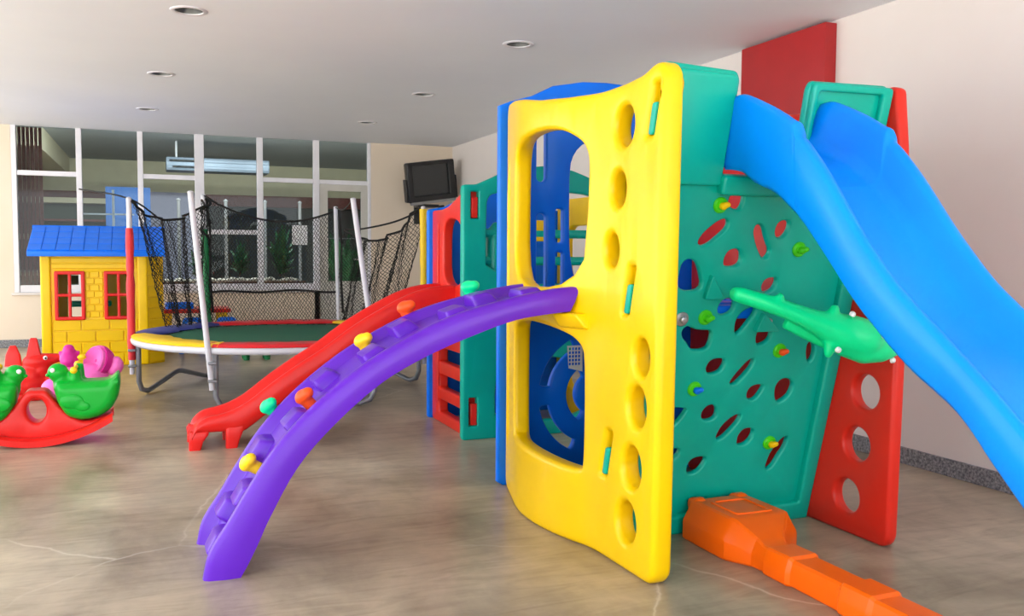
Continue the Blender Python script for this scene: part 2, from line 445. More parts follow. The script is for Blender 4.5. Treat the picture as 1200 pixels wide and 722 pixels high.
dh = part('handle', tube([(2.72, WB - .03, 1.08), (2.62, WB - .03, 1.08)], .012, 10), 'silver', e)
part('door_bar', bar(2.285, 2.745, 1.36, 1.375, .02, WB + .05), 'silver', e, smooth=False)
tag(link('notice_sheet', box(1.806, 2.01, WB + .04, WB + .043, 1.275, 1.538), 'paper', smooth=False), 'white paper notice stuck on the window pane beside the glazed door', 'notice')

# the lobby seen through the glass
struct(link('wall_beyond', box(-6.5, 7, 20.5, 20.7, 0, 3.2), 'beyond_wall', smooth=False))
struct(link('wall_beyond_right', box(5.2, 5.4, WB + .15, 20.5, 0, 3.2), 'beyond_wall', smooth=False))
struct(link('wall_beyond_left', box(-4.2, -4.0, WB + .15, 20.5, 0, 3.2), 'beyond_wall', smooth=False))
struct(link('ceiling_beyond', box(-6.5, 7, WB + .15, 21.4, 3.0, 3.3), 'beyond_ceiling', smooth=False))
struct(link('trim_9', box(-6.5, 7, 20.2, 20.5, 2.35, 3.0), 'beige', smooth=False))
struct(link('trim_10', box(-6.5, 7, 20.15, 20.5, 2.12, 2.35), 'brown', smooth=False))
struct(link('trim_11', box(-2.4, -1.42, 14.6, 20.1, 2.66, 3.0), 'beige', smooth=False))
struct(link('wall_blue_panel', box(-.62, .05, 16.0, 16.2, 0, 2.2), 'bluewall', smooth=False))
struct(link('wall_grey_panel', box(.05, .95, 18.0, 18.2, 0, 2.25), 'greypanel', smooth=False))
t = thing('slatted_screen', (-1.5, 12.7, 0), 'dark reddish-brown slatted screen standing behind the end window pane', 'screen')
for k in range(9):
    me = box(-1.62 + k * .046, -1.62 + k * .046 + .04, 12.8, 12.83, 0, 2.98, .004, 1)
    part('slat', me, 'brown', t, smooth=False)
for k, (x, y, L) in enumerate([(2.6, 13.7, 1.2), (.9, 13.9, 1.2), (-.8, 13.7, 1.2)]):  # added fill lights, out of view, to brighten the lobby ceiling and walls
    t = thing('lobby_fill_lamp', (x, y, 2.9), ['pale tube lamp under the lobby ceiling close behind the glazing'][0], 'lamp', 'lobby tube lamps')
    part('housing', box(x - L / 2, x + L / 2, y - .06, y + .06, 2.9, 3.0, .01, 1), 'white', t, smooth=False)
    al = bpy.data.lights.new('lobby_fill_light', 'AREA'); al.shape = 'RECTANGLE'; al.size = L; al.size_y = .12; al.energy = 45
    ao = bpy.data.objects.new('lobby_fill_light', al); COL.objects.link(ao); ao.location = (x, y, 2.85); ao.rotation_euler = (R(28), 0, 0)
    part('tube', tube([(x - L / 2 + .04, y, 2.88), (x + L / 2 - .04, y, 2.88)], .022, 10), 'lamp', t)
t = thing('duct_unit', (1.1, 16, 2.5), 'shiny grey air duct unit hanging under the lobby ceiling behind the glass', 'air duct')
part('casing', join(box(.3, 1.95, 16.0, 16.5, 2.5, 2.72, .02), box(.32, 1.93, 15.985, 16.0, 2.53, 2.58, .005), box(.32, 1.93, 15.985, 16.0, 2.64, 2.69, .005)), 'duct', t)
part('pipe', tube([(.35, 15.96, 2.66), (.75, 15.96, 2.66), (.82, 15.96, 2.61), (.75, 15.96, 2.56), (.4, 15.96, 2.56)], .016, 8), 'can', t)
for x in (.45, 1.8): part('hanger', box(x, x + .03, 16.2, 16.23, 2.70, 3.0), 'silver', t)
t = thing('shelf_unit', (-1.2, 19, 0), 'long tier of pale and brown shelf boards far back in the lobby', 'shelf')
part('back_board', box(-2.4, -.25, 19.2, 19.25, 0, 2.15), 'foliagewall', t)
for k in range(6): part('shelf_board', box(-2.4, -.25, 18.85, 19.2, .35 + k * .34, .39 + k * .34 + (.06 if k % 2 else 0), .004, 1), 'beige' if k % 2 else 'brown', t)
t = thing('indoor_planter', (1.2, 13.35, 0), 'long brown planter box full of pale stones behind the window', 'planter')
part('trough', box(.1, 2.05, 13.2, 13.7, 0, .74, .02), 'soil', t)
part('ledge', box(.05, 2.1, 13.15, 13.2, .66, .76, .01), 'soil', t)
rk = random.Random(3)
for k in range(34):
    x = .15 + 1.85 * (k + .5) / 34; s = rk.uniform(.022, .05)
    part('stone', ell((x + rk.uniform(-.02, .02), 13.26 + rk.uniform(0, .25), .75 + s * .5), (s * 1.3, s, s * .8), seg=8, rings=6), 'stone', t)
def shrub(x, y, h, w, n, seed, label):
    r = random.Random(seed); t = thing('leafy_plant', (x, y, .815 if y < 13.8 else 0), label, 'plant', 'lobby plants'); z0 = t.location.z
    V = []; Fc = []
    for k in range(n):
        a = r.uniform(0, 2 * PI); el_ = r.uniform(.2, 1.35); L = r.uniform(.5, 1) * h
        base = Vector((x, y, z0 + r.uniform(0, .35) * h)); d = Vector((math.cos(a) * math.cos(el_) * w / h, math.sin(a) * math.cos(el_) * w / h, math.sin(el_)))
        s = d.cross(Vector((0, 0, 1)))
        if s.length < .01: s = Vector((1, 0, 0))
        s = s.normalized() * L * .10; i = len(V)
        V += [base, base + d * L * .5 + s, base + d * L + Vector((0, 0, -.10 * L)), base + d * L * .5 - s]; Fc.append((i, i + 1, i + 2, i + 3))
    part('foliage', raw(V, Fc), 'foliage', t, smooth=False)['kind'] = 'stuff'
    part('stem', tube([(x, y, z0), (x + .01, y, z0 + h * .4)], .012, 6), 'soil', t)
shrub(1.78, 13.5, .75, .30, 70, 1, 'dark green broad-leaved plant behind the paper notice pane')
shrub(1.22, 13.55, .5, .22, 50, 2, 'low dark plant in the stone-filled planter behind the glass')
shrub(.62, 13.5, .4, .2, 40, 5, 'smallest dark plant at the short end of the planter')
shrub(3.2, 16.0, 1.5, .6, 90, 4, 'tall dark plant in the lobby seen through the glazed door')
for k, (x, y) in enumerate([(1.15, 15), (1.75, 15), (2.3, 15), (.45, 15)]):
    tag(link('lobby_post', lathe([(0, 0), (.09, 0), (.09, .02), (.026, .05), (.026, 1.95), (.04, 1.97), (.0, 2.0)], (x, y, 0), 12), 'silver'), 'slim grey post standing in the lobby behind the window', 'post', 'lobby posts')

tag(link('red_wall_board', box(WR - .09, WR, 4.63, 5.5, 1.45, 2.665, .006, 2), 'darkred'), 'thick dark red board fixed high on the right wall below the ceiling', 'board')

# ------------------------------------------------------------------ play tower with yellow side
T1 = thing('play_tower', (2.26, 3.45, 0), 'large plastic play tower with yellow windowed side and teal climbing wall', 'play tower')
vv = [2.6, 2.76, 3.0, 3.2, 3.30, 3.40, 3.55, 3.7, 3.85, 4.03, 4.31]; uu = [1.672, 1.67, 1.665, 1.66, 1.645, 1.611, 1.58, 1.569, 1.58, 1.625, 1.70]
ysx = [p.x for p in spline(list(zip(vv, uu, [0] * len(vv))), 5)]; ysy = [p.y for p in spline(list(zip(vv, uu, [0] * len(vv))), 5)]
def ysurf(v): return interp(v, ysx, ysy)
Yout = [(4.305, .05), (4.305, 1.90), (4.27, 1.955), (4.13, 1.945), (3.98, 1.925), (3.83, 1.903), (3.64, 1.870), (3.43, 1.852), (3.2, 1.845), (3.03, 1.848), (2.92, 1.858), (2.87, 1.870), (2.83, 1.885), (2.782, 1.884), (2.750, 1.845), (2.762, 1.0), (2.776, .04), (2.815, 0), (4.27, 0)]
Ywin = [(3.335, 1.06), (3.30, 1.40), (3.295, 1.55), (3.30, 1.61), (3.335, 1.665), (3.43, 1.715), (3.54, 1.735), (3.70, 1.735), (3.85, 1.715), (3.95, 1.67), (3.985, 1.58), (3.985, 1.06)]
Ylow = [(3.308, .335), (3.308, .78), (3.33, .835), (3.40, .875), (3.60, .905), (3.80, .905), (3.95, .875), (3.985, .81), (3.985, .36), (3.93, .335), (3.7, .33), (3.5, .32), (3.33, .315)]
Yh = [(3.032, 1.691, .07, .078), (3.073, 1.456, .056, .070), (3.118, 1.223, .053, .067), (2.886, .83, .053, .070), (2.913, .642, .062, .078), (2.945, .408, .066, .081), (2.978, .19, .067, .081)]
SL = [(2.834, 1.70), (2.988, 1.048), (3.142, .398)]
k_t = -.24906
def slotpoly(c, w, h, up=0):
    return roundcorners([(c[0] + k_t * (b - c[1]) + sx * w, b) for sx, b in ((-1, c[1] - h), (1, c[1] - h), (1, c[1] + h + up), (-1, c[1] + h + up))], .012)
yh = [chaikin(Ywin, 2), chaikin(Ylow, 2)] + [circ((a, b), r, 30, ry) for a, b, r, ry in Yh] + [slotpoly(c, .022, .066, .05) for c in SL]
cuts = [(0, [2.7 + .055 * i for i in range(29)])]
yp = part('side_panel', slab(roundcorners(Yout, .03, 3), yh, .085, .024, lambda a, b, c: (ysurf(a) + c, a, b), cuts, 4), 'yellow', T1, ang=50)
yp['label'] = 'yellow windowed side panel with a column of round holes'
# padded frame lip round the two windows and the raised bead at the corner post
def yfr(pl, r, off=.0): return [(ysurf(a) + off, a, b) for a, b in pl]
part('ledge', slab(roundcorners([(3.27, .90), (3.29, .965), (3.43, .965), (3.43, .90)], .015), [], .09, .01, lambda a, b, c: (ysurf(a) - .045 * min(1, max(.0, (b - .88) / .07)) + c, a, b)), 'yellow', T1)
part('corner_bead', tube([(ysurf(4.2) + .012, 4.2, z) for z in (.12, .3, .9, 1.5, 1.85)], [.004, .02, .022, .022, .004], 12), 'yellow', T1)

# teal climbing wall, leaning towards the room front
v0_t = 3.31744
nt_ = Vector((0, 1, -k_t)).normalized()
def TP(a, b, c=0):
    return Vector((a, v0_t + k_t * b, b)) + nt_ * c
Tout = [(1.745, 0), (2.80, 0), (2.80, .8), (2.795, 1.86), (2.77, 1.885), (2.40, 1.878), (2.385, 1.85), (2.395, 1.46), (2.055, 1.46), (2.05, 1.51), (2.068, 1.60), (2.068, 1.86), (2.05, 1.888), (1.745, 1.90)]
TH = {
'h1': [(2.11, 1.43), (2.126, 1.447), (2.153, 1.445), (2.157, 1.41), (2.148, 1.389), (2.117, 1.395), (2.104, 1.411)],
'h2': [(1.994, 1.251), (2.008, 1.281), (2.07, 1.331), (2.099, 1.337), (2.106, 1.318), (2.073, 1.285), (2.021, 1.245)],
'h3': [(2.247, 1.301), (2.254, 1.318), (2.276, 1.31), (2.297, 1.262), (2.331, 1.216), (2.312, 1.195), (2.284, 1.228), (2.261, 1.267)],
'h4': [(2.352, 1.297), (2.356, 1.325), (2.378, 1.337), (2.4, 1.331), (2.399, 1.303), (2.383, 1.283), (2.362, 1.282)],
'h5': [(2.128, 1.182), (2.14, 1.213), (2.172, 1.221), (2.192, 1.207), (2.194, 1.168), (2.134, 1.164)],
'h6': [(1.931, 1.069), (1.933, 1.147), (1.941, 1.169), (1.959, 1.178), (1.984, 1.169), (2.001, 1.147), (2.034, 1.068)],
'h7': [(2.139, .985), (2.148, 1.008), (2.173, 1.021), (2.199, 1.008), (2.198, .981), (2.17, .966), (2.145, .971)],
'h8': [(2.242, .885), (2.236, .93), (2.26, .965), (2.305, .982), (2.312, .967), (2.282, .929), (2.26, .897)],
'h9': [(2.356, .846), (2.356, .879), (2.382, .893), (2.407, .893), (2.411, .859), (2.393, .841), (2.366, .835)],
'h10': [(1.986, .89), (1.999, .907), (2.028, .894), (2.063, .887), (2.112, .887), (2.112, .845), (2.102, .824), (2.038, .823), (2.019, .854), (1.996, .869)],
'h11': [(2.334, 1.076), (2.347, 1.1), (2.389, 1.102), (2.385, 1.073), (2.359, 1.058), (2.342, 1.059)],
'h12': [(2.131, .734), (2.142, .758), (2.172, .766), (2.203, .762), (2.193, .729), (2.167, .718), (2.139, .719)],
'h13': [(2.262, .667), (2.292, .709), (2.333, .753), (2.345, .756), (2.341, .734), (2.304, .69), (2.273, .663)],
'h14': [(2.36, .608), (2.367, .63), (2.393, .641), (2.423, .638), (2.408, .609), (2.39, .591), (2.367, .595)],
'h15': [(2.507, .597), (2.505, .645), (2.535, .665), (2.578, .65), (2.575, .606), (2.548, .582), (2.523, .572)],
'h16': [(2.146, .53), (2.157, .554), (2.183, .565), (2.204, .548), (2.203, .515), (2.157, .512)],
'h17': [(2.24, .422), (2.256, .465), (2.305, .507), (2.33, .511), (2.323, .489), (2.288, .45), (2.254, .42)],
'h18': [(2.354, .393), (2.356, .423), (2.377, .444), (2.413, .441), (2.413, .412), (2.389, .387), (2.359, .386)],
'h19': [(2.533, .257), (2.539, .302), (2.551, .331), (2.586, .382), (2.607, .39), (2.601, .347), (2.578, .315), (2.556, .264)],
'h20': [(1.88, .563), (2.052, .56), (2.039, .537), (2.011, .502), (1.94, .46), (1.89, .47)],
'h21': [(2.118, .288), (2.127, .32), (2.161, .33), (2.19, .327), (2.181, .299), (2.157, .275), (2.125, .273)],
'h22': [(1.98, .350), (2.019, .377), (2.051, .375), (2.044, .356), (2.019, .342), (1.99, .335)],
'h23': [(2.628, .802), (2.634, .821), (2.653, .808), (2.66, .763), (2.645, .748)]}
def grow(p, s):
    cx = sum(q[0] for q in p) / len(p); cy = sum(q[1] for q in p) / len(p)
    return [(cx + (q[0] - cx) * s, cy + (q[1] - cy) * s) for q in p]
def hole_t(p, d=.009):
    if _area(p) > 0: p = p[::-1]
    return [(a + .011, b) for a, b in _inset(p, d)]
th = [chaikin(hole_t(p), 2) for p in TH.values()]
sheet = slab(roundcorners(Tout, .02, 3), th, .032, .011, lambda a, b, c: TP(a, b, c + .012))
rim1 = slab(roundcorners([(1.75, 0), (2.80, 0), (2.80, 1.46), (2.72, 1.46), (2.735, .085), (1.75, .085)], .012, 2), [], .05, .012, lambda a, b, c: TP(a, b, c - .022))
plateL = slab(roundcorners([(1.75, 1.47), (2.048, 1.47), (2.05, 1.875), (1.75, 1.885)], .02, 3), [], .03, .01, lambda a, b, c: TP(a, b, c - .006))
shelf = slab(roundcorners([(2.04, 1.44), (2.41, 1.44), (2.41, 1.515), (2.04, 1.515)], .015, 3), [], .07, .012, lambda a, b, c: TP(a, b, c - .03))
frR = slab(roundcorners([(2.395, 1.47), (2.79, 1.47), (2.79, 1.88), (2.395, 1.875)], .02, 3), [roundcorners([(2.425, 1.50), (2.74, 1.50), (2.74, 1.85), (2.425, 1.845)], .015, 3)], .03, .01, lambda a, b, c: TP(a, b, c - .012))
cw = part('climbing_wall', join(sheet, rim1, plateL, shelf, frR), 'teal', T1)
cw['label'] = 'teal leaning climbing wall with scattered slots and holds'
for c in SL:
    part('locking_tab', slab(slotpoly((c[0], c[1] - .008), .016, .056), [], .06, .006, lambda a, b, cc: (ysurf(a) + .003 + cc, a, b)), 'teal', cw)
def bolt_on(parent, p, n, r, mat, h=.012, name='bolt', ringr=None):
    q = Vector(n).to_track_quat('Z', 'Y').to_matrix().to_4x4()
    me = lathe([(0, h), (r * .6, h), (r * .9, h * .7), (r, h * .3), (r, -.004)], seg=20); me.transform(Matrix.Translation(p) @ q); fixn(me)
    return part(name, me, mat, parent)
holds = [(2.068, 1.398, 'yellow'), (2.485, 1.229, 'lime'), (2.084, .952, 'lime'), (2.485, .799, 'knob_orange'), (2.088, .65, 'blue'), (2.525, .379, 'yellow')]
for u, z, kc in holds:
    q = (-nt_).to_track_quat('Z', 'Y').to_matrix().to_4x4(); p = TP(u, z, .012)
    me = lathe([(0, .018), (.012, .018), (.016, .012), (.026, .012), (.032, .006), (.032, -.005)], seg=24); me.transform(Matrix.Translation(p) @ q); fixn(me)
    part('hold_ring', me, 'lime', cw)
    me = blob([ell((0, 0, .022), (.016, .016, .018), seg=12, rings=8), ell((.008, .008, .034), (.017, .012, .012), seg=12, rings=8)], .004, 3); me.transform(Matrix.Translation(p) @ q)
    part('hold_knob', me, kc, cw)
bolt_on(cw, TP(1.976, .947, .012), -nt_, .03, 'silver', .008); bolt_on(cw, TP(1.976, .947, .004), -nt_, .016, 'bolt', .012)
for u, z in ((2.10, 1.068), (2.405, .93), (2.52, .985), (1.985, .25)): bolt_on(cw, TP(u, z, .012), -nt_, .012, 'bolt', .012)
# triangular moulded gussets that carry the branch
for tri in ([(2.055, 1.03), (2.075, 1.13), (2.15, 1.03)], [(2.33, .89), (2.36, .97), (2.45, .89)]):
    part('gusset', slab(roundcorners(tri, .01, 2), [], .03, .004, lambda a, b, c: TP(a, b, c - .012)), 'teal', cw)

# green branch-like arm bolted across the teal wall
pth = [((2.085, 2.915, 1.062), .020), ((2.10, 2.91, 1.058), .030), ((2.19, 2.86, 1.028), .034), ((2.29, 2.82, .992), .037), ((2.37, 2.79, .958), .045), ((2.44, 2.77, .93), .062), ((2.51, 2.75, .905), .078), ((2.58, 2.735, .885), .075), ((2.63, 2.73, .875), .045), ((2.66, 2.73, .87), .02)]
ms = []
sp = spline([p for p, r in pth], 5); rr = [x.x for x in spline([(r, 0, 0) for p, r in pth], 5)]
ms.append(tube(sp, [max(.01, r) for r in rr], 16))
ms.append(tube([(2.47, 2.76, .87), (2.58, 2.74, .845), (2.66, 2.73, .835), (2.735, 2.72, .835)], [.045, .06, .045, .016], 12))
for c, d, r in (((2.24, 2.83, 1.03), (.005, -.005, .035), .017), ((2.44, 2.76, .985), (.01, -.005, .035), .02), ((2.43, 2.76, .86), (-.01, 0, -.045), .02), ((2.555, 2.70, .90), (.0, -.03, .02), .02)):
    c = Vector(c); d = Vector(d); ms.append(tube([c - d, c + d * .6, c + d], [r * 1.6, r, r * .6], 10))
ms.append(tube([(2.30, 2.87, .945), (2.40, 2.84, .90), (2.48, 2.80, .87)], [.024, .03, .04], 10))
br = part('branch_arm', blob(ms, .008, 8), 'green', T1); br['label'] = 'bright green branch-like arm with stubby knobs'
for p, n in (((2.605, 2.665, .905), (.1, -1, .25)), ((2.485, 2.705, .985), (0, -.5, 1)), ((2.43, 2.715, .85), (0, -.9, -.4)), ((2.70, 2.715, .80), (.3, -1, 0))): bolt_on(br, Vector(p), n, .012, 'white', .01)

# far blue panel with arched doorway and ring-shaped slots
B0, B1, BV = 1.66, 2.87, 4.32
cxm = 2.265
Bout = [(B0, .02), (B0, 1.95), (1.72, 1.975), (1.838, 2.01), (1.957, 2.069), (2.128, 2.102), (cxm, 2.108), (2 * cxm - 2.128, 2.102), (2 * cxm - 1.957, 2.069), (2 * cxm - 1.838, 2.01), (2 * cxm - 1.72, 1.975), (B1, 1.95), (B1, .02), (B1 - .03, 0), (B0 + .03, 0)]
mir = lambda p: [(2 * cxm - a, b) for a, b in p][::-1]
bh = []
for p in (rrect(1.867, 1.918, 1.575, 1.88, .024), rrect(1.870, 1.922, 1.02, 1.412, .024), rrect(1.978, 2.019, 1.263, 1.438, .012), rrect(1.979, 2.020, 1.02, 1.211, .012)): bh += [p, mir(p)]
op = [(2.097, 1.04), (2.075, 1.14), (2.061, 1.214), (2.056, 1.40), (2.056, 1.657), (2.082, 1.732), (2.143, 1.79), (cxm, 1.815)]
bh.append(chaikin(op + mir(op[:-1]), 1))
rc_ = (2.215, .455)
bh += [arcslot(rc_, .27, .325, 115, 170), arcslot(rc_, .27, .325, 190, 245), arcslot(rc_, .27, .325, 10, 65), arcslot(rc_, .27, .325, 295, 350), arcslot(rc_, .115, .165, 125, 235), arcslot(rc_, .115, .165, -55, 55)]
bp = part('rear_panel', slab(Bout, bh, .045, .012, lambda a, b, c: (a, BV + c - .01, b)), 'blue', T1); bp['label'] = 'blue arched rear panel'
part('net_scrap', slab([(2.04, .72), (2.13, .72), (2.13, .58), (2.05, .60)], [rrect(2.05 + .018 * i, 2.063 + .018 * i, .615 + .02 * j, .63 + .02 * j, .003, 1) for i in range(4) for j in range(5)], .004, 0, lambda a, b, c: (a, BV - .03 + c, b)), 'white', bp, smooth=False)
part('platform', join(box(1.76, 2.79, 3.14, 4.30, .94, 1.0, .015), *[box(1.80 + .2 * i, 1.93 + .2 * i, 3.18, 4.26, .99, 1.008, .006, 1) for i in range(5)]), 'blue', T1)
# red side panel
Rout = [(4.305, 0), (4.305, 1.95), (4.13, 1.94), (3.8, 1.89), (3.43, 1.86), (3.1, 1.86), (2.95, 1.875), (2.88, 1.895), (2.84, 1.88), (2.812, 1.62), (2.80, .75), (2.812, .04), (2.84, 0)]
rh = [circ((a, b), .074, 28) for a, b in ((2.962, .632), (3.006, .40), (3.057, .163), (2.93, .86))]
rp = part('side_panel', slab(roundcorners(Rout, .03, 3), rh, .06, .018, lambda a, b, c: (2.80 + c, a, b)), 'red', T1); rp['label'] = 'red side panel with big round holes'

# ------------------------------------------------------------------ blue slide
Bs = thing('slide', (2.27, 1.7, 0), 'sky blue wavy plastic slide running down from the teal climbing wall', 'slide')
st = [(2.955, 1.535, 1.775), (2.90, 1.53, 1.80), (2.84, 1.515, 1.805), (2.77, 1.475, 1.782), (2.65, 1.43, 1.728), (2.56, 1.37, 1.678), (2.53, 1.35, 1.662), (2.518, 1.338, 1.622), (2.48, 1.305, 1.588), (2.38, 1.205, 1.48), (2.25, 1.070, 1.318), (2.154, .988, 1.21), (2.08, .928, 1.135), (2.0, .872, 1.07), (1.918, .826, 1.008), (1.848, .784, .955), (1.783, .727, .905), (1.738, .678, .87), (1.673, .614, .815), (1.608, .551, .76), (1.5, .455, .67), (1.35, .355, .58), (1.2, .28, .51), (1.0, .205, .43), (.8, .165, .37), (.62, .15, .34)]
rings = []
XLs, XRs = 2.05, 2.49
for v, zb, zt in st:
    h = zt - zb; bed = zb + (.105 if v > 2.2 else .08 if v > 1.3 else .06)
    fl = .012
    L = [(XLs + .02, zb), (XLs + .006, zb + .02), (XLs, zb + h * .5), (XLs - fl + .004, zt - .02), (XLs + .002, zt - .005), (XLs + .016, zt), (XLs + .034, zt - .006), (XLs + .045, zt - .03), (XLs + .062, bed + .05), (XLs + .085, bed + .014), (XLs + .12, bed)]
    mid = (XLs + XRs) / 2
    Rr = [(2 * mid - a, b) for a, b in L][::-1]
    ring = L + [(mid, bed - .004)] + Rr + [(XRs - .05, zb + .004), (mid, zb + .02), (XLs + .05, zb + .004)]
    rings.append([Vector((a, v, b)) for a, b in ring])
fine = []
for i in range(len(rings[0])):
    pass
cols = [spline([r[i] for r in rings], 3) for i in range(len(rings[0]))]
rings = [[c[j] for c in cols] for j in range(len(cols[0]))]
bc = part('chute', loft(rings), 'slideblue', Bs, ang=60)
part('foot', loft([[Vector((a, .62 + dv, b)) for a, b in ((2.07, 0), (2.47, 0), (2.47, z), (2.07, z))] for dv, z in ((0, .17), (.06, .17), (.12, .18))]), 'slideblue', Bs)
for s in (0, 1):
    x = 2.058 if s == 0 else 2.448
    part('hook', box(x, x + .035, 2.93, 3.0, 1.56, 1.66, .01), 'slideblue', Bs)

# ------------------------------------------------------------------ purple arch climber
Pc = thing('arch_climber', (.9, 3.68, 0), 'purple curved climbing arch with coloured knobs leaning against the yellow tower side', 'climber')
Tp = [(.165, 0), (.190, .10), (.255, .205), (.326, .325), (.427, .476), (.564, .623), (.74, .765), (.922, .875), (1.111, .961), (1.327, 1.022), (1.50, 1.058), (1.645, 1.075)]
Lp = [(.302, 0), (.331, .049), (.37, .13), (.408, .215), (.511, .399), (.651, .556), (.83, .707), (1.016, .808), (1.208, .885), (1.367, .937), (1.50, .958), (1.60, .968)]
Ts = spline([(a, 0, b) for a, b in Tp], 4); Ls = spline([(a, 0, b) for a, b in Lp], 4)
N0, N1 = 3.42, 3.93
rings = []
for t_, l_ in zip(Ts, Ls):
    d = (l_ - t_)
    def pt(f, v): q = t_ + d * f; return Vector((q.x, v - .085 * (q.x - .2) / 1.4, q.z))
    ring = [pt(1, N0 + .03), pt(.97, N0 + .008), pt(.6, N0), pt(.15, N0 + .004), pt(.03, N0 + .014), pt(0, N0 + .03), pt(.0, N0 + .045), pt(.06, N0 + .06), pt(.34, N0 + .08), pt(.38, N0 + .10), pt(.37, (N0 + N1) / 2)]
    o2 = [pt(.38, N1 - .10), pt(.34, N1 - .08), pt(.06, N1 - .06), pt(0, N1 - .045), pt(0, N1 - .03), pt(.03, N1 - .014), pt(.15, N1 - .004), pt(.6, N1), pt(.97, N1 - .008), pt(1, N1 - .03), pt(.9, (N0 + N1) / 2)]
    rings.append(ring + o2)
ar = part('arch', loft(rings), 'purple', Pc, ang=55)
def on_arch(s, v, f=.37):
    """point and outward normal on the tread, s in 0..1 along the arch"""
    i = s * (len(Ts) - 1); k = min(int(i), len(Ts) - 2); t = i - k
    q = (Ts[k].lerp(Ts[k + 1], t)); l_ = Ls[k].lerp(Ls[k + 1], t); d = l_ - q; p = q + d * f
    tg = (Ts[k + 1] - Ts[k]).normalized(); n = Vector((-tg.z, 0, tg.x)); 
    return Vector((p.x, v - .085 * (p.x - .2) / 1.4, p.z)), n, tg
def foothold(s, v, wv=.13, wl=.10, h=.032):
    p, n, tg = on_arch(s, v); V = []; y = Vector((0, 1, 0))
    rs = []
    for hh, k in ((-.012, 1.15), (h * .55, .98), (h * .95, .8), (h, .62)):
        rs.append([p + n * hh + tg * (a * wl / 2 * k + (-.012 * hh / h)) + y * (b * wv / 2 * k) for a, b in roundcorners([(-1, -1), (1, -1), (1, 1), (-1, 1)], .35, 3)])
    part('foothold', loft(rs), 'purple', ar, ang=50)
for s in (.10, .26, .42, .58, .74, .90): foothold(s, 3.60, .17, .10, .046)
for s in (.18, .34, .50, .66, .82): foothold(s, 3.78, .15, .10, .046)
for u, z, v, c in ((1.335, 1.056, 3.92, 'green'), (1.043, .967, 3.92, 'knob_orange'), (.833, .835, 3.82, 'vyellow'), (.56, .635, 3.64, 'knob_orange'), (.458, .552, 3.94, 'green'), (.347, .375, 3.67, 'vyellow')):
    s = min((k / 300 for k in range(301)), key=lambda k: (Vector((on_arch(k, v)[0].x, 0, on_arch(k, v)[0].z)) - Vector((u, 0, z))).length)
    p, n, tg = on_arch(s, v); y = Vector((0, 1, 0)); c0 = Vector((u, p.y, z))
    rot = n.to_track_quat('Z', 'Y')
    me = blob([ell(c0, (.034, .036, .028), rot, 14, 10), ell(c0 + y * -.018 + tg * .020, (.026, .028, .024), rot, 14, 10), tube([p - n * .01, c0], [.026, .028], 10)], .006, 4)
    part('climbing_knob', me, c, ar)

# ------------------------------------------------------------------ orange floor beam hinged at the foot of the teal wall
Ob = thing('floor_beam', (2.22, 2.4, 0), 'orange stepped plastic beam lying on the floor before the teal climbing wall', 'beam')
st = [(3.252, .33, .24, .148), (3.235, .365, .27, .163), (3.09, .37, .275, .163), (2.965, .37, .275, .163), (2.94, .355, .25, .158), (2.84, .18, .13, .112), (2.79, .14, .11, .098), (2.765, .135, .105, .095), (2.755, .165, .13, .104), (2.63, .165, .13, .106), (2.615, .14, .115, .097), (2.37, .14, .115, .097), (2.355, .165, .13, .106), (2.23, .165, .13, .106), (2.215, .14, .115, .097), (1.97, .14, .115, .097), (1.955, .165, .13, .106), (1.83, .165, .13, .106), (1.815, .14, .115, .097), (1.5, .14, .115, .097), (1.47, .12, .09, .08)]
rings = []
for v, wb, wt, h in st:
    xc = 2.22 + .052 * min(1, max(0, (v - 2.79) / .16))
    rings.append([Vector((xc + a, v, b)) for a, b in roundcorners([(-wb / 2, 0), (wb / 2, 0), (wb / 2, h * .5), (wt / 2, h), (-wt / 2, h), (-wb / 2, h * .5)], .008, 1)])
ob = part('beam_body', loft(rings), 'orange', Ob, ang=18)
for s in (-1, 1):
    me = blob([tube([(2.272 + s * .105 - .03, 3.25, .135), (2.272 + s * .105 + .03, 3.25, .135)], .034, 16), ell((2.272 + s * .105, 3.225, .14), (.04, .034, .036), seg=12, rings=8)], .007, 4)
    part('hinge_lug', me, 'orange', ob)
part('top_rib', slab(roundcorners([(2.18, 2.98), (2.36, 2.98), (2.36, 3.18), (2.18, 3.18)], .02, 2), [roundcorners([(2.195, 2.995), (2.345, 2.995), (2.345, 3.165), (2.195, 3.165)], .02, 2)], .014, .004, lambda a, b, c: (a, b, .155 + c)), 'orange', ob)

# ------------------------------------------------------------------ second, smaller tower (teal front, red entry, blue and yellow)
T2 = thing('play_tower', (2.4, 5.85, 0), 'smaller teal-fronted play tower with red ladder side, behind the yellow tower', 'play tower')
X0, X1 = 1.845, 2.98; V0 = 5.43; cm = (X0 + X1) / 2
To = [(X0, 0), (X1, 0), (X1, 1.632)]
up = [(1.94, 1.636), (2.017, 1.67), (2.107, 1.712), (2.22, 1.75), (cm, 1.77)]
To = [(X0, 0), (X1, 0), (X1, 1.632)] + [(2 * cm - a, b) for a, b in up[:-1]] + up[::-1] + [(X0, 1.632)]
hol = [rrect(1.90, 1.951, 1.42, 1.59, .006), rrect(1.892, 1.947, .09, .272, .006)]
hw = [(2.005, 1.0), (2.005, 1.51), (2.02, 1.558), (2.05, 1.58), (2.16, 1.60), (cm, 1.605)]
hol.append(chaikin(hw + [(2 * cm - a, b) for a, b in hw[:-1]][::-1], 1))
hl = [(2.075, .10), (2.07, .33), (2.10, .43), (2.2, .50), (cm, .52)]
hol.append(chaikin(hl + [(2 * cm - a, b) for a, b in hl[:-1]][::-1], 1))
hol += [rrect(2 * cm - 1.951, 2 * cm - 1.90, 1.42, 1.59, .006), rrect(2 * cm - 1.947, 2 * cm - 1.892, .09, .272, .006)]
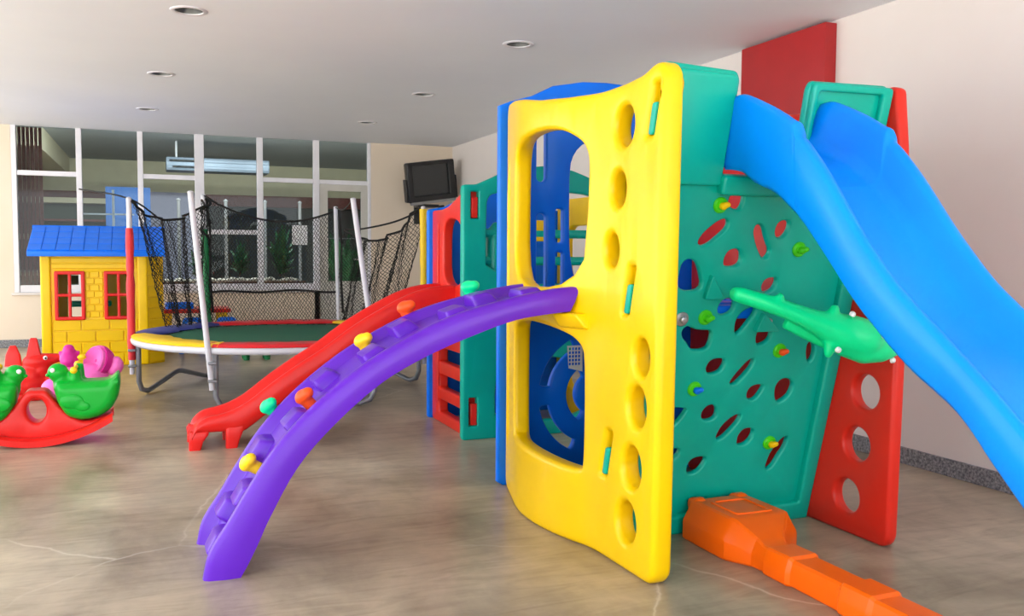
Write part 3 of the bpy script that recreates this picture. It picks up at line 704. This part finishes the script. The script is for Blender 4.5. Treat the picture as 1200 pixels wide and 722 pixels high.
fp = part('front_panel', slab(roundcorners(To, .02, 2), hol, .06, .012, lambda a, b, c: (a, V0 + c, b)), 'teal', T2)
# moulded inner post seen in the upper opening
part('inner_post', blob([tube([(2.10, 5.54, .9), (2.10, 5.54, 1.30), (2.12, 5.54, 1.40)], [.07, .06, .03], 14), ell((2.10, 5.54, 1.12), (.075, .05, .05)), ell((2.11, 5.54, 1.33), (.07, .05, .05))], .014, 4), 'teal', fp)
rp2o = [(5.48, 0), (6.26, 0), (6.26, 1.50), (6.03, 1.50), (5.9, 1.515), (5.8, 1.54), (5.7, 1.568), (5.6, 1.60), (5.48, 1.62)]
rh2 = [chaikin([(5.58, .98), (6.0, .98), (6.0, 1.30), (5.975, 1.385), (5.905, 1.425), (5.80, 1.43), (5.68, 1.41), (5.60, 1.35), (5.58, 1.25)], 2)]
for z0, z1 in ((.437, .535), (.25, .347), (.077, .168)): rh2.append(roundcorners([(5.60, z0), (6.09, z0), (6.09, z1), (5.60, z1)], .02, 3))
rp2 = part('entry_panel', slab(roundcorners(rp2o, .02, 2), rh2, .07, .014, lambda a, b, c: (1.895 + c, a, b)), 'red', T2); rp2['label'] = 'red entry panel with three rung slots'
part('corner_bead', tube([(1.893, 6.10, .15), (1.893, 6.10, .7), (1.893, 6.10, 1.4)], [.006, .016, .006], 10), 'red', rp2)
for z0, z1 in ((1.42, 1.555), (.09, .235)): part('locking_tab', box(1.904, 1.946, V0 + .004, V0 + .062, z0 + .004, z1, .004, 1), 'red', rp2)
bo = [(1.868, 0), (X1, 0), (X1, 1.508), (2.85, 1.53), (2.7, 1.60), (cm, 1.66), (2.15, 1.61), (2.0, 1.53), (1.868, 1.508)]
part('rear_panel', slab(roundcorners(bo, .02, 2), [chaikin([(2.15, .5), (2.65, .5), (2.65, 1.0), (2.55, 1.2), (2.3, 1.2), (2.15, 1.0)], 2)], .05, .012, lambda a, b, c: (a, 6.27 + c, b)), 'blue', T2)
part('far_side_panel', slab(rrect(5.50, 6.26, 0, 1.60, .04), [rrect(5.65, 6.1, 1.0, 1.4, .12), rrect(5.65, 6.1, .2, .6, .12)], .06, .012, lambda a, b, c: (2.88 + c, a, b)), 'yellow', T2)
part('platform', box(1.97, 2.87, 5.50, 6.26, .86, .92, .012), 'teal', T2)
# partition with yellow hatch between the two floors
part('hatch', box(2.3, 2.45, 5.50, 5.53, 1.28, 1.42, .01), 'yellow', T2)
part('safety_rail', join(tube([(2.02, 5.52, 1.15), (2.86, 5.52, 1.15)], .03, 10), tube([(2.02, 5.52, 1.33), (2.86, 5.52, 1.33)], .03, 10)), 'teal', T2)

# red slide of the second tower
Rs = thing('slide', (1.0, 5.88, 0), 'small glossy red slide ending in two feet, passing behind the purple arch', 'slide')
nt0 = [(.225, .10), (.25, .15), (.31, .195), (.43, .222), (.549, .277), (.703, .392), (.859, .497), (1.019, .595), (1.182, .712), (1.347, .812), (1.567, .924), (1.74, .975), (1.90, .985)]
Ns = spline([(a, 0, b) for a, b in nt0], 3); rings = []
for i, q in enumerate(Ns):
    u, z = q.x, q.z; s = max(0, (u - .3) / 1.6); v0 = 5.70 + .03 * s; v1 = 6.06 + .05 * s
    zb = max(z - (.16 + .03 * s), .03 if u > .5 else .105 if u < .43 else .105 - .075 * (u - .43) / .07); zb = min(zb, z - .05); bed = z - .075 if u > .45 else z - .035 - .04 * max(0, (u - .3) / .15)
    Lh = [(v0 + .02, zb), (v0 + .004, zb + .015), (v0, (zb + z) / 2), (v0 + .002, z - .02), (v0 + .012, z - .004), (v0 + .03, z), (v0 + .05, z - .01), (v0 + .065, z - .03), (v0 + .09, max(zb + .015, bed))]
    m_ = (v0 + v1) / 2; Rh = [(2 * m_ - a, b) for a, b in Lh][::-1]
    rings.append([Vector((u, a, b)) for a, b in Lh + [(m_, max(zb + .012, bed - .003))] + Rh + [(m_, zb + .01)]])
part('chute', loft(rings), 'brightred', Rs, ang=60)
for v in (5.745, 6.015):
    for uc, h_ in ((.262, .11), (.475, .15)):
        part('foot', loft([[Vector((uc + a * k + sh, v + b * k2, z)) for a, b in roundcorners([(-.055, -.042), (.055, -.042), (.055, .042), (-.055, .042)], .02, 3)] for z, k, k2, sh in ((0, .62, .9, -.02), (.05, .75, .95, -.012), (h_ * .8, 1.05, 1.0, 0), (h_, 1.0, .8, .01))]), 'brightred', Rs, ang=50)

# ------------------------------------------------------------------ trampoline
TC = (1.09, 7.97); TR = 1.21; TZ = .49
Tr = thing('trampoline', (TC[0], TC[1], 0), 'round trampoline with green mat, coloured edge pads and sagging black net', 'trampoline')
def tp(a, r=TR, z=TZ): return Vector((TC[0] + r * math.cos(R(a)), TC[1] + r * math.sin(R(a)), z))
A0 = 177
AN = {'A': A0, 'B': A0 + 60, 'C': A0 + 120, 'D': A0 + 180, 'F': A0 + 240, 'E': A0 + 300}
part('rim_frame', tube([tp(360 * k / 72, TR, TZ - .022) for k in range(72)], .029, 10, True), 'whitepole', Tr)
part('jumping_mat', lathe([(0, -.012), (.5, -.009), (.95, .0), (.97, -.004)], (TC[0], TC[1], TZ), 64), 'tmat', Tr)
sm = tube([(-.13, 0, 0), (.13, 0, -.008)], .011, 6); sm.materials.append(M['black'])
for k in range(60):
    o = bpy.data.objects.new('spring', sm); COL.objects.link(o); o.parent = Tr; a = 360 * (k + .5) / 60
    o.location = tp(a, 1.065, TZ - .006) - Tr.location; o.rotation_euler = (0, 0, R(a))
for i, (a0, c) in enumerate(((A0 + 2, 'vyellow'), (A0 + 58, 'vred'), (A0 + 120, 'vblue'), (A0 + 180, 'vyellow'), (A0 + 240, 'vred'), (A0 + 300, 'vblue'))):
    rings = []
    rr_ = random.Random(i)
    for k in range(17):
        a = a0 + 60 * k / 16; wob = .018 * math.sin(k * 1.7 + i) + rr_.uniform(-.006, .006); e_ = min(k, 16 - k) / 3; e_ = min(1, .55 + e_ * .45)
        prof = [(TR + .02, .004), (TR + .022, .012), (TR + .0, .028), (TR - .08, .03 + wob * .5), (TR - .24 * e_ + wob, .024), (TR - .27 * e_ + wob, .008), (TR - .24 * e_, .0), (TR - .02, .004)]
        rings.append([tp(a, r, TZ + z) for r, z in prof])
    part('edge_pad', loft(rings), c, Tr, ang=50)
def leg_w(a0, a1):
    p0, p1 = tp(a0, TR - .03), tp(a1, TR - .03); m = (p0 + p1) / 2; inn = (Vector((TC[0], TC[1], TZ)) - m).normalized()
    z = lambda p, h, o=0: Vector((p.x, p.y, h)) + inn * o
    q = lambda t: p0.lerp(p1, t)
    pts = [z(p0, TZ - .03), z(p0, .30), z(p0, .12), z(q(.03), .05), z(q(.10), .024), z(q(.15), .035), z(q(.45), .125), z(q(.5), .132), z(q(.55), .125), z(q(.85), .035), z(q(.90), .024), z(q(.97), .05), z(p1, .12), z(p1, .30), z(p1, TZ - .03)]
    part('leg', tube(pts, .022, 10), 'legsteel', Tr)
leg_w(AN['A'], AN['E']); leg_w(AN['B'], AN['C']); leg_w(AN['D'], AN['F'])
tops = {}
for n, lean, top, foam in (('A', (.0, 0), 1.62, ('foamred', .30, 1.38)), ('B', (-.13, 0), 1.62, None), ('C', (-.19, .02), 1.60, ('foamgreen', .70, .76)), ('D', (-.01, 0), 1.60, ('foamyellow', .5, 1.585)), ('F', (-.03, 0), 1.63, None), ('E', (-.04, 0), 1.72, ('foamgreen', .52, 1.40))):
    b = tp(AN[n], TR + .02, .18); t = tp(AN[n], TR + .02, top) + Vector((lean[0], lean[1], 0)); tops[n] = t
    po = part('net_pole', join(tube([b, t], .021, 12), ell(t, (.023, .023, .014), seg=12, rings=6)), 'whitepole', Tr)
    for zc in (TZ - .12, .24): part('clamp', box(b.x - .03, b.x + .03, b.y - .04, b.y + .02, zc, zc + .02, .004, 1), 'legsteel', po)
    if foam:
        z0, z1 = foam[1:]; f = lambda z: b.lerp(t, (z - .18) / (top - .18)); nn = 14
        rr_ = random.Random(ord(n))
        part('foam_sleeve', tube([f(z0 + (z1 - z0) * k / nn) for k in range(nn + 1)], [.031 + rr_.uniform(-.005, .005) for k in range(nn + 1)], 12), foam[0], po)
    if n in 'EF':
        part('rope', tube([t + Vector((.03, 0, -.02)), t.lerp(b, .25) + Vector((.05, 0, 0)), t.lerp(b, .5) + Vector((.03, -.03, 0)), t.lerp(b, .72) + Vector((.045, 0, 0))], .012, 6), 'rope', po)
def net(P0, P1, B0, B1, sag, cols, rows, sag2=0, skew=0, wob=.02, seed=1, r=.0030):
    """diamond mesh netting hung between two poles; returns strand tubes as one mesh plus its edge rope"""
    rg = random.Random(seed)
    def S(s, t):
        top = P0.lerp(P1, s) + Vector((0, 0, -sag * 4 * s * (1 - s) - skew * s)); bot = B0.lerp(B1, s) + Vector((0, 0, sag2 * 4 * s * (1 - s)))
        p = top.lerp(bot, t); n = (P1 - P0).cross(Vector((0, 0, 1))).normalized()
        return p + n * (wob * math.sin(s * 23 + t * 4) + wob * .7 * math.sin(s * 41 + 1.3 + t * 2))
    V = []; Fc = []
    def strand(a, b):
        d = (b - a); t = d.normalized(); x = t.cross(Vector((.3, .9, .1))).normalized() * r; y = t.cross(x); i = len(V)
        for q in (a, b):
            for k in range(3): V.append(q + x * math.cos(2 * PI * k / 3) + y * math.sin(2 * PI * k / 3))
        for k in range(3): Fc.append((i + k, i + (k + 1) % 3, i + 3 + (k + 1) % 3, i + 3 + k))
    g = {}
    for j in range(rows + 1):
        for i in range(cols + 1):
            s = min(1, max(0, (i + (.5 if j % 2 else 0)) / cols)); g[i, j] = S(s, j / rows) + Vector((rg.uniform(-.006, .006), rg.uniform(-.006, .006), rg.uniform(-.006, .006)))
    for j in range(rows):
        for i in range(cols + 1):
            if j % 2 == 0:
                strand(g[i, j], g[i, j + 1])
                if i > 0: strand(g[i, j], g[i - 1, j + 1])
            else:
                strand(g[i, j], g[i, j + 1])
                if i < cols: strand(g[i, j], g[i + 1, j + 1])
    me = raw(V, Fc)
    rope = tube([S(k / 24, 0) for k in range(25)], .011, 6)
    return me, rope, S
def low(n, z=TZ + .03): return tp(AN[n], TR + .02, z)
ta, tb, tcx, td, te, tf = [tops[k] for k in 'ABCDEF']
specs = [
 (te, tf, low('E'), low('F'), .17, 42, 46, 0, .03, .015, 1),
 (ta + Vector((0, 0, -.02)), te + Vector((.02, -.1, -.05)), low('A').lerp(low('E'), .45), low('E'), .17, 36, 46, 0, 0, .03, 2),
 (tf + Vector((.08, -.15, -.22)), td + Vector((-.02, 0, -.02)), low('F'), low('F').lerp(low('D'), .72), .20, 44, 46, 0, -.04, .035, 3)]
for sp_ in specs:
    me, rope, S = net(*sp_)
    nn = part('net', me, 'net', Tr, smooth=False); nn['kind'] = 'stuff'
    part('edge_rope', rope, 'rope', nn)
# second slack rope on the bunched net, horizontal seam of the taut net, loose cords
part('rope', tube(spline([tf + Vector((.08, -.15, -.22)), tf.lerp(td, .35) + Vector((0, 0, -.20)), tf.lerp(td, .7) + Vector((0, 0, -.13)), td + Vector((0, 0, -.02))], 6), .009, 6), 'rope', Tr)
part('rope', tube([tp(AN['E'] - 60 * k / 12, TR + .01, .80 + .01 * math.sin(k)) for k in range(13)], .012, 6), 'rope', Tr)
part('rope', tube(spline([tf, tf.lerp(tcx, .5) + Vector((0, 0, -.05)), tcx], 5), .006, 6), 'rope', Tr)
part('rope', tube(spline([ta + Vector((-.4, .6, .10)), ta, ta.lerp(te, .4) + Vector((0, 0, -.2))], 5), .007, 6), 'rope', Tr)
bd = [te + Vector((.02, 0, -.02 - .06 * k)) + Vector((.05 * math.sin(k * 2.1), .03 * math.cos(k * 1.7), 0)) for k in range(9)]
part('rope', tube(spline(bd, 4), .014, 6), 'rope', Tr)

# ------------------------------------------------------------------ playhouse
H = thing('playhouse', (-.45, 10.6, 0), 'yellow plastic playhouse with blue shingled roof and red window frames', 'playhouse')
HV = 10.2; HD = 1.0; HT = 1.19
wins = [(-.885, -.605), (-.427, -.152)]
body = slab([(-1.0, 0), (-.01, 0), (-.01, HT), (-1.0, HT)], [rrect(a + .03, b - .03, .51, .95, .01) for a, b in wins], .05, .006, lambda a, b, c: (a, HV + c, b))
back = slab([(-1.0, 0), (.145, 0), (.145, HT), (-1.0, HT)], [rrect(-.84, -.44, .30, .98, .02)], .05, .006, lambda a, b, c: (a, HV + HD + c, b))
left = box(-1.0, -.95, HV + .05, HV + HD, 0, HT, .006, 1)
right = box(.095, .145, HV + .18, HV + HD, 0, HT, .006, 1)
cham = loft([[Vector((-.015, HV, z)), Vector((.145, HV + .16, z)), Vector((.145, HV + .20, z)), Vector((-.05, HV + .05, z))] for z in (0, HT)])
gab = [raw([(x, HV + .04, HT - .01), (x, HV + HD, HT - .01), (x, HV + HD / 2, HT + .24), (x + .03, HV + .04, HT - .01), (x + .03, HV + HD, HT - .01), (x + .03, HV + HD / 2, HT + .24)], [(0, 1, 2), (5, 4, 3), (0, 2, 5, 3), (2, 1, 4, 5), (1, 0, 3, 4)]) for x in (-.97, .06)]
hb = part('wall_body', join(body, back, left, right, cham, *gab), 'yellow', H, ang=30)
for x0, x1 in ((-1.01, -.915), (-.108, -.008)):
    part('corner_post', box(x0, x1, HV - .022, HV + .03, 0, HT, .02, 3), 'yellow', H)
bricks = {}
def brick(x0, x1, z0, z1, rot=None):
    key = (round(x1 - x0, 3), round(z1 - z0, 3))
    if key not in bricks:
        w_, h_ = key; me = box(-w_ / 2, w_ / 2, -.009, .009, -h_ / 2, h_ / 2, .005, 1); o = link('brick', me, 'yellow', hb, smooth=False); bricks[key] = me
    else:
        o = bpy.data.objects.new('brick', bricks[key]); COL.objects.link(o); o.parent = hb
    if rot is None: o.location = Vector(((x0 + x1) / 2, HV - .002, (z0 + z1) / 2)) - H.location
    else:
        f, a = rot; o.location = Vector(f) - H.location; o.rotation_euler = (0, 0, a)
g_ = .012
for r_ in range(4):
    z0 = .015 + r_ * .118; off = 0 if r_ % 2 else .133
    xs = [-.91] + [x for x in (-.91 + off + .266 * k for k in range(0 if off else 1, 4)) if -.85 < x < -.15] + [-.112]
    for a, b in zip(xs[:-1], xs[1:]): brick(a + g_ / 2, b - g_ / 2, z0 + g_ / 2, z0 + .118 - g_ / 2)
for r_ in range(7):
    z0 = .50 + r_ * .0685
    xs = [-.60, -.515, -.432] if r_ % 2 else [-.60, -.56, -.47, -.432]
    for a, b in zip(xs[:-1], xs[1:]): brick(a + .004, b - .004, z0 + .004, z0 + .0645)
for r_ in range(3):
    z0 = 1.0 + r_ * .06; brick(-.908, -.114, z0 + .004, z0 + .054)
ca = math.atan2(.16, .16)
for r_ in range(10):
    z0 = .01 + r_ * .116; brick(0, .21, z0 + .004, z0 + .108, ((.065 + .003, HV + .08 - .003, z0 + .056), ca))
for a, b in wins:
    wf = part('window_frame', slab(rrect(a, b, .48, .98, .015), [rrect(a + .035, (a + b) / 2 - .014, .515, .72, .006), rrect((a + b) / 2 + .014, b - .035, .515, .72, .006), rrect(a + .035, (a + b) / 2 - .014, .75, .945, .006), rrect((a + b) / 2 + .014, b - .035, .75, .945, .006)], .05, .008, lambda x, z, c: (x, HV - .03 + c, z)), 'brightred', H)
RX0, RX1 = -1.115, .165
ey, ez, ry, rz_ = HV - .10, 1.15, HV + HD / 2, 1.40
rf = part('roof', loft([[Vector((x, ey, ez)), Vector((x, ey, ez + .03)), Vector((x, ry, rz_ + .03)), Vector((x, 2 * ry - ey, ez + .03)), Vector((x, 2 * ry - ey, ez)), Vector((x, ry, rz_ - .02))] for x in (RX0, RX1)]), 'blue', H, smooth=False)
sl = Vector((0, ry - ey, rz_ - ez)); slen = sl.length; sa = math.atan2(sl.z, sl.y)
nr = 4; ncol = 10
shm = box(-.06, .06, -slen / nr / 2 - .005, slen / nr / 2, -.008, .010, .004, 1); shm.materials.append(M['blue'])
for r_ in range(nr):
    for c_ in range(ncol):
        xw = (RX1 - RX0) / ncol; x = RX0 + xw * (c_ + .5); t = (r_ + .5) / nr
        o = bpy.data.objects.new('shingle', shm); COL.objects.link(o); o.parent = rf
        o.location = Vector((x, ey + sl.y * t, ez + .037 + sl.z * t)) - H.location; o.rotation_euler = (sa - .02, 0, 0); o.scale = (xw / .12 * .97, 1, 1)
part('ridge_cap', tube([(RX0 - .005, ry, rz_ + .03), (RX1 + .005, ry, rz_ + .03)], .022, 10), 'blue', rf)
part('eave_lip', box(RX0, RX1, ey - .02, ey + .012, ez - .02, ez + .035, .008, 2), 'blue', rf)
part('shelf', box(-.80, -.38, HV + .55, HV + .75, .58, .64, .025, 3), 'teal', H)
part('shelf_leg', box(-.62, -.56, HV + .60, HV + .70, 0, .59, .015), 'teal', H)

# ------------------------------------------------------------------ rocking toys
DV = 6.28; DX = -.655
D = thing('rocking_seesaw', (DX, DV, 0), 'red rocker with two green duck seats facing each other', 'rocker')
half = [(0, 0), (.12, .008), (.22, .035), (.32, .078), (.415, .138), (.425, .165), (.395, .168), (.33, .14), (.26, .135), (.19, .17), (.13, .235), (.085, .30), (.05, .340)]
ol = [(DX + a, b) for a, b in half] + [(DX - a, b) for a, b in half[1:]][::-1]
rb_ = part('rocker_base', slab(roundcorners(ol, .02, 3), [circ((DX, .215), .055, 24, .075)], .17, .022, lambda a, b, c: (a, DV - .085 + c, b)), 'brightred', D, ang=50)
for s in (-1, 1):
    pts = [(DX + t, DV + s * .115, .026 + .72 * t * t) for t in [(-.43 + .86 * k / 24) for k in range(25)]]
    part('runner', loft([[Vector((p[0], p[1] + a, p[2] + b)) for a, b in ((-.045, -.024), (.045, -.024), (.045, .012), (.025, .026), (-.025, .026), (-.045, .012))] for p in pts]), 'brightred', rb_, ang=50)
for s in (1, -1):
    c = lambda x, y, z: (DX + s * x, DV + y, z)
    prof = [(.105, .385), (.40, .388), (.435, .405), (.462, .435), (.474, .42), (.478, .35), (.462, .27), (.42, .20), (.35, .155), (.25, .14), (.17, .17), (.12, .25), (.10, .33)]
    hull = slab(roundcorners([(DX + s * a, b) for a, b in prof], .03, 3), [], .25, .055, lambda a, b, cc: (a, DV - .125 + cc, b), res=5)
    bodym = [hull, tube([c(.15, 0, .33), c(.14, 0, .40), c(.125, 0, .435)], [.06, .055, .05], 14), ell(c(.118, 0, .438), (.062, .064, .058)),
             tube([c(.215, -.035, .35), c(.21, -.04, .478)], [.03, .022], 10), tube([c(.24, .04, .35), c(.235, .05, .485)], [.034, .028], 10), box(DX + min(s * .195, s * .25), DX + max(s * .195, s * .25), DV - .05, DV + .06, .36, .45)]
    bd_ = part('duck_seat', blob(bodym, .010, 5), 'duck', D)
    wing = blob([ell(c(.20, -.122, .27), (.075, .014, .05), seg=14, rings=8), ell(c(.26, -.122, .235), (.05, .012, .035), seg=14, rings=8)], .008, 2)
    part('wing', wing, 'duck', bd_)
    part('eye', ell(c(.092, -.052, .458), (.015, .012, .015), seg=12, rings=8), 'white', bd_)
    part('beak', ell(c(.064, -.015, .425), (.016, .024, .012), seg=10, rings=6), 'duck', bd_)
    part('handle', join(tube([c(.215, -.115, .462), c(.222, .115, .472)], .013, 10), ell(c(.215, -.118, .462), (.022, .022, .022), seg=10, rings=8), ell(c(.222, .118, .472), (.022, .022, .022), seg=10, rings=8)), 'vyellow', bd_)

# red kangaroo-like rocking animal
KV = 8.1
K = thing('rocking_animal', (-.93, KV, 0), 'red long-eared rocking animal behind the green duck rocker', 'rocker')
body_ = [ell((-.95, KV, .12), (.20, .12, .10)), ell((-.885, KV, .19), (.095, .085, .10)), ell((-.845, KV, .30), (.105, .07, .075)), ell((-.81, KV, .24), (.07, .065, .07)),
         tube([(-.845, KV, .31), (-.73, KV, .325), (-.635, KV, .335)], [.066, .046, .028], 14), ell((-.73, KV, .16), (.05, .07, .05))]
kb = part('body', blob(body_, .011, 6), 'brightred', K)
for x, y, z1 in ((-.86, -.02, .498), (-1.015, .05, .435)):
    part('ear', loft([[Vector((x + a * k, y + KV + b * k * .7, z)) for a, b in roundcorners([(-.055, -.03), (.055, -.03), (.055, .03), (-.055, .03)], .015, 2)] for z, k in ((.27, 1.15), (.36, .95), (z1 - .012, .5), (z1, .36))]), 'brightred', kb, ang=50)
part('eye', ell((-.775, KV - .062, .34), (.016, .010, .018), seg=12, rings=8), 'white', kb)
part('eye_pupil', ell((-.773, KV - .071, .339), (.007, .004, .009), seg=8, rings=6), 'eyeblack', kb)
part('runner', slab(roundcorners([(-1.2, .09), (-1.12, .04), (-.95, .0), (-.8, .0), (-.68, .04), (-.62, .09), (-.66, .11), (-.8, .06), (-.95, .06), (-1.12, .10)], .03, 3), [], .18, .02, lambda a, b, c: (a, KV - .09 + c, b)), 'brightred', K)

# pink snail-like ride-on seat
SV = 7.5
Sn = thing('ride_on_seat', (-.46, SV, 0), 'pink ride-on seat with rounded backrest behind the green duck rocker', 'ride-on toy')
sb_ = part('body', blob([ell((-.47, SV, .13), (.21, .12, .10)), ell((-.42, SV, .24), (.13, .11, .11)), ell((-.57, SV, .24), (.055, .06, .12)), ell((-.66, SV, .17), (.10, .10, .08)), box(-.62, -.32, SV - .09, SV + .09, 0, .1)], .013, 6), 'pink', Sn)
q = Vector((0, 0, 1)).rotation_difference(Vector((-.75, -.62, .30)))
def disc(pr, p): me = lathe(pr, seg=32); me.transform(Matrix.Translation(p) @ q.to_matrix().to_4x4()); return fixn(me)
part('backrest', disc([(0, -.005), (.05, .0), (.085, .02), (.098, .03), (.108, .02), (.110, -.01), (.10, -.05), (0, -.06)], (-.385, SV, .365)), 'pink', sb_)
part('backrest_shell', disc([(0, 0), (.118, .0), (.122, -.03), (.10, -.085), (.05, -.11), (0, -.115)], (-.38, SV, .365)), 'magenta', sb_)
part('side_wheel', disc([(0, .03), (.05, .028), (.07, .01), (.075, -.02), (.06, -.05), (0, -.06)], (-.265, SV - .02, .325)), 'pink', sb_)
part('head', blob([ell((-.565, SV, .385), (.066, .07, .07)), ell((-.565, SV - .05, .37), (.04, .03, .03)), ell((-.565, SV, .455), (.042, .045, .04)), tube([(-.635, SV, .43), (-.49, SV, .43)], .016, 8), tube([(-.62, SV - .03, .35), (-.51, SV - .03, .35)], .02, 8)], .009, 3), 'magenta', sb_)
part('handle_knob', ell((-.475, SV - .05, .40), (.032, .022, .02), seg=12, rings=8), 'vyellow', sb_)

# ------------------------------------------------------------------ small furniture behind the trampoline
t = thing('play_table', (.45, 11.7, 0), 'small red-topped play table with yellow legs behind the trampoline net', 'table')
part('table_top', slab(rrect(.10, .93, 11.42, 12.02, .08), [], .045, .012, lambda a, b, c: (a, b, .445 + c)), 'red', t)
for x in (.2, .83):
    for y in (11.51, 11.93): part('leg', loft([[Vector((x + a * k, y + b * k, z)) for a, b in roundcorners([(-.05, -.05), (.05, -.05), (.05, .05), (-.05, .05)], .02, 2)] for z, k in ((0, .8), (.445, 1.1))]), 'yellow', t)
t = thing('toy_tray', (.33, 11.65, .49), 'dark blue toy tray standing on the red play table', 'tray')
part('tray', join(slab(rrect(.18, .50, 11.5, 11.8, .05), [], .02, .006, lambda a, b, c: (a, b, .491 + c)), slab(rrect(.18, .50, 11.5, 11.8, .05), [rrect(.20, .48, 11.52, 11.78, .04)], .06, .006, lambda a, b, c: (a, b, .50 + c))), 'blue', t)
for x, y, lb, cm_ in ((.46, 11.2, 'blue child chair tucked in front of the red play table', 'blue'), (.84, 11.18, 'second blue child chair at the red table, nearer the far net pole', 'blue')):
    t = thing('child_chair', (x, y, 0), lb, 'chair', 'child chairs at the play table')
    part('seat', slab(rrect(x - .14, x + .14, y - .13, y + .13, .05), [], .04, .012, lambda a, b, c: (a, b, .22 + c)), cm_, t)
    part('backrest', slab(roundcorners([(x - .13, .25), (x + .13, .25), (x + .10, .42), (x - .10, .42)], .05, 4), [rrect(x - .05, x + .05, .31, .37, .02)], .035, .01, lambda a, b, c: (a, y - .14 + c, b)), cm_, t)
    for sx in (-1, 1):
        for sy in (-1, 1): part('leg', loft([[Vector((x + sx * (.10 + sh) + a * k, y + sy * (.09 + sh) + b * k, z)) for a, b in circ((0, 0), .025, 10)] for z, k, sh in ((0, 1.2, .02), (.22, .9, 0))]), cm_, t)
t = thing('step_stool', (1.09, 10.3, 0), 'low green plastic stool on the floor under the trampoline edge', 'stool')
part('seat', slab(rrect(.88, 1.30, 10.15, 10.45, .07), [], .045, .014, lambda a, b, c: (a, b, .125 + c)), 'foamgreen', t)
for x in (.98, 1.20):
    for y in (10.22, 10.38): part('leg', loft([[Vector((x + a * k, y + b * k, z)) for a, b in circ((0, 0), .04, 12)] for z, k in ((0, .8), (.13, 1.1))]), 'foamgreen', t)

# ------------------------------------------------------------------ television in the corner
tv = thing('television', (3.6, 12.0, 1.85), 'black bulky television hung tilted on the wall near the corner', 'television')
tw = bpy.data.objects
def tvm(me):
    me.transform(Matrix.Translation((3.60, 11.93, 2.155)) @ Matrix.Rotation(R(-7.5), 4, 'Y') @ Matrix.Rotation(R(8), 4, 'X') @ Matrix.Rotation(R(6), 4, 'Z')); return me
part('casing', tvm(join(slab(rrect(-.35, .35, -.27, .27, .02), [rrect(-.27, .26, -.19, .22, .01)], .09, .012, lambda a, b, c: (a, c - .02, b)), box(-.34, .34, .05, .12, -.26, .26, .02), loft([[Vector((a * k, y, b * k)) for a, b in ((-.3, -.22), (.3, -.22), (.3, .22), (-.3, .22))] for y, k in ((.1, 1), (.26, .6))]))), 'black', tv)
part('screen', tvm(box(-.272, .262, .012, .03, -.192, .222)), 'screen', tv, smooth=False)
part('control_strip', tvm(box(-.33, .33, -.03, .03, -.30, -.262, .006, 2)), 'silver', tv)
for x in (-.375, .36): part('speaker_grille', tvm(box(x, x + .02, .0, .1, -.26, .05, .006, 1)), 'black', tv)
part('wall_plate', box(3.485, 3.647, WB - .034, WB - .004, 1.58, 2.1, .006, 1), 'black', tv, smooth=False)
part('bracket_arm', tube([(3.57, WB - .035, 1.95), (3.58, 12.15, 1.95), (3.6, 12.05, 2.0)], .03, 10), 'black', tv)
part('bracket_foot', join(box(3.42, 3.72, 11.95, 12.2, 1.80, 1.84, .01, 1), tube([(3.72, 12.0, 1.80), (3.80, 12.0, 1.81)], .03, 10)), 'black', tv)
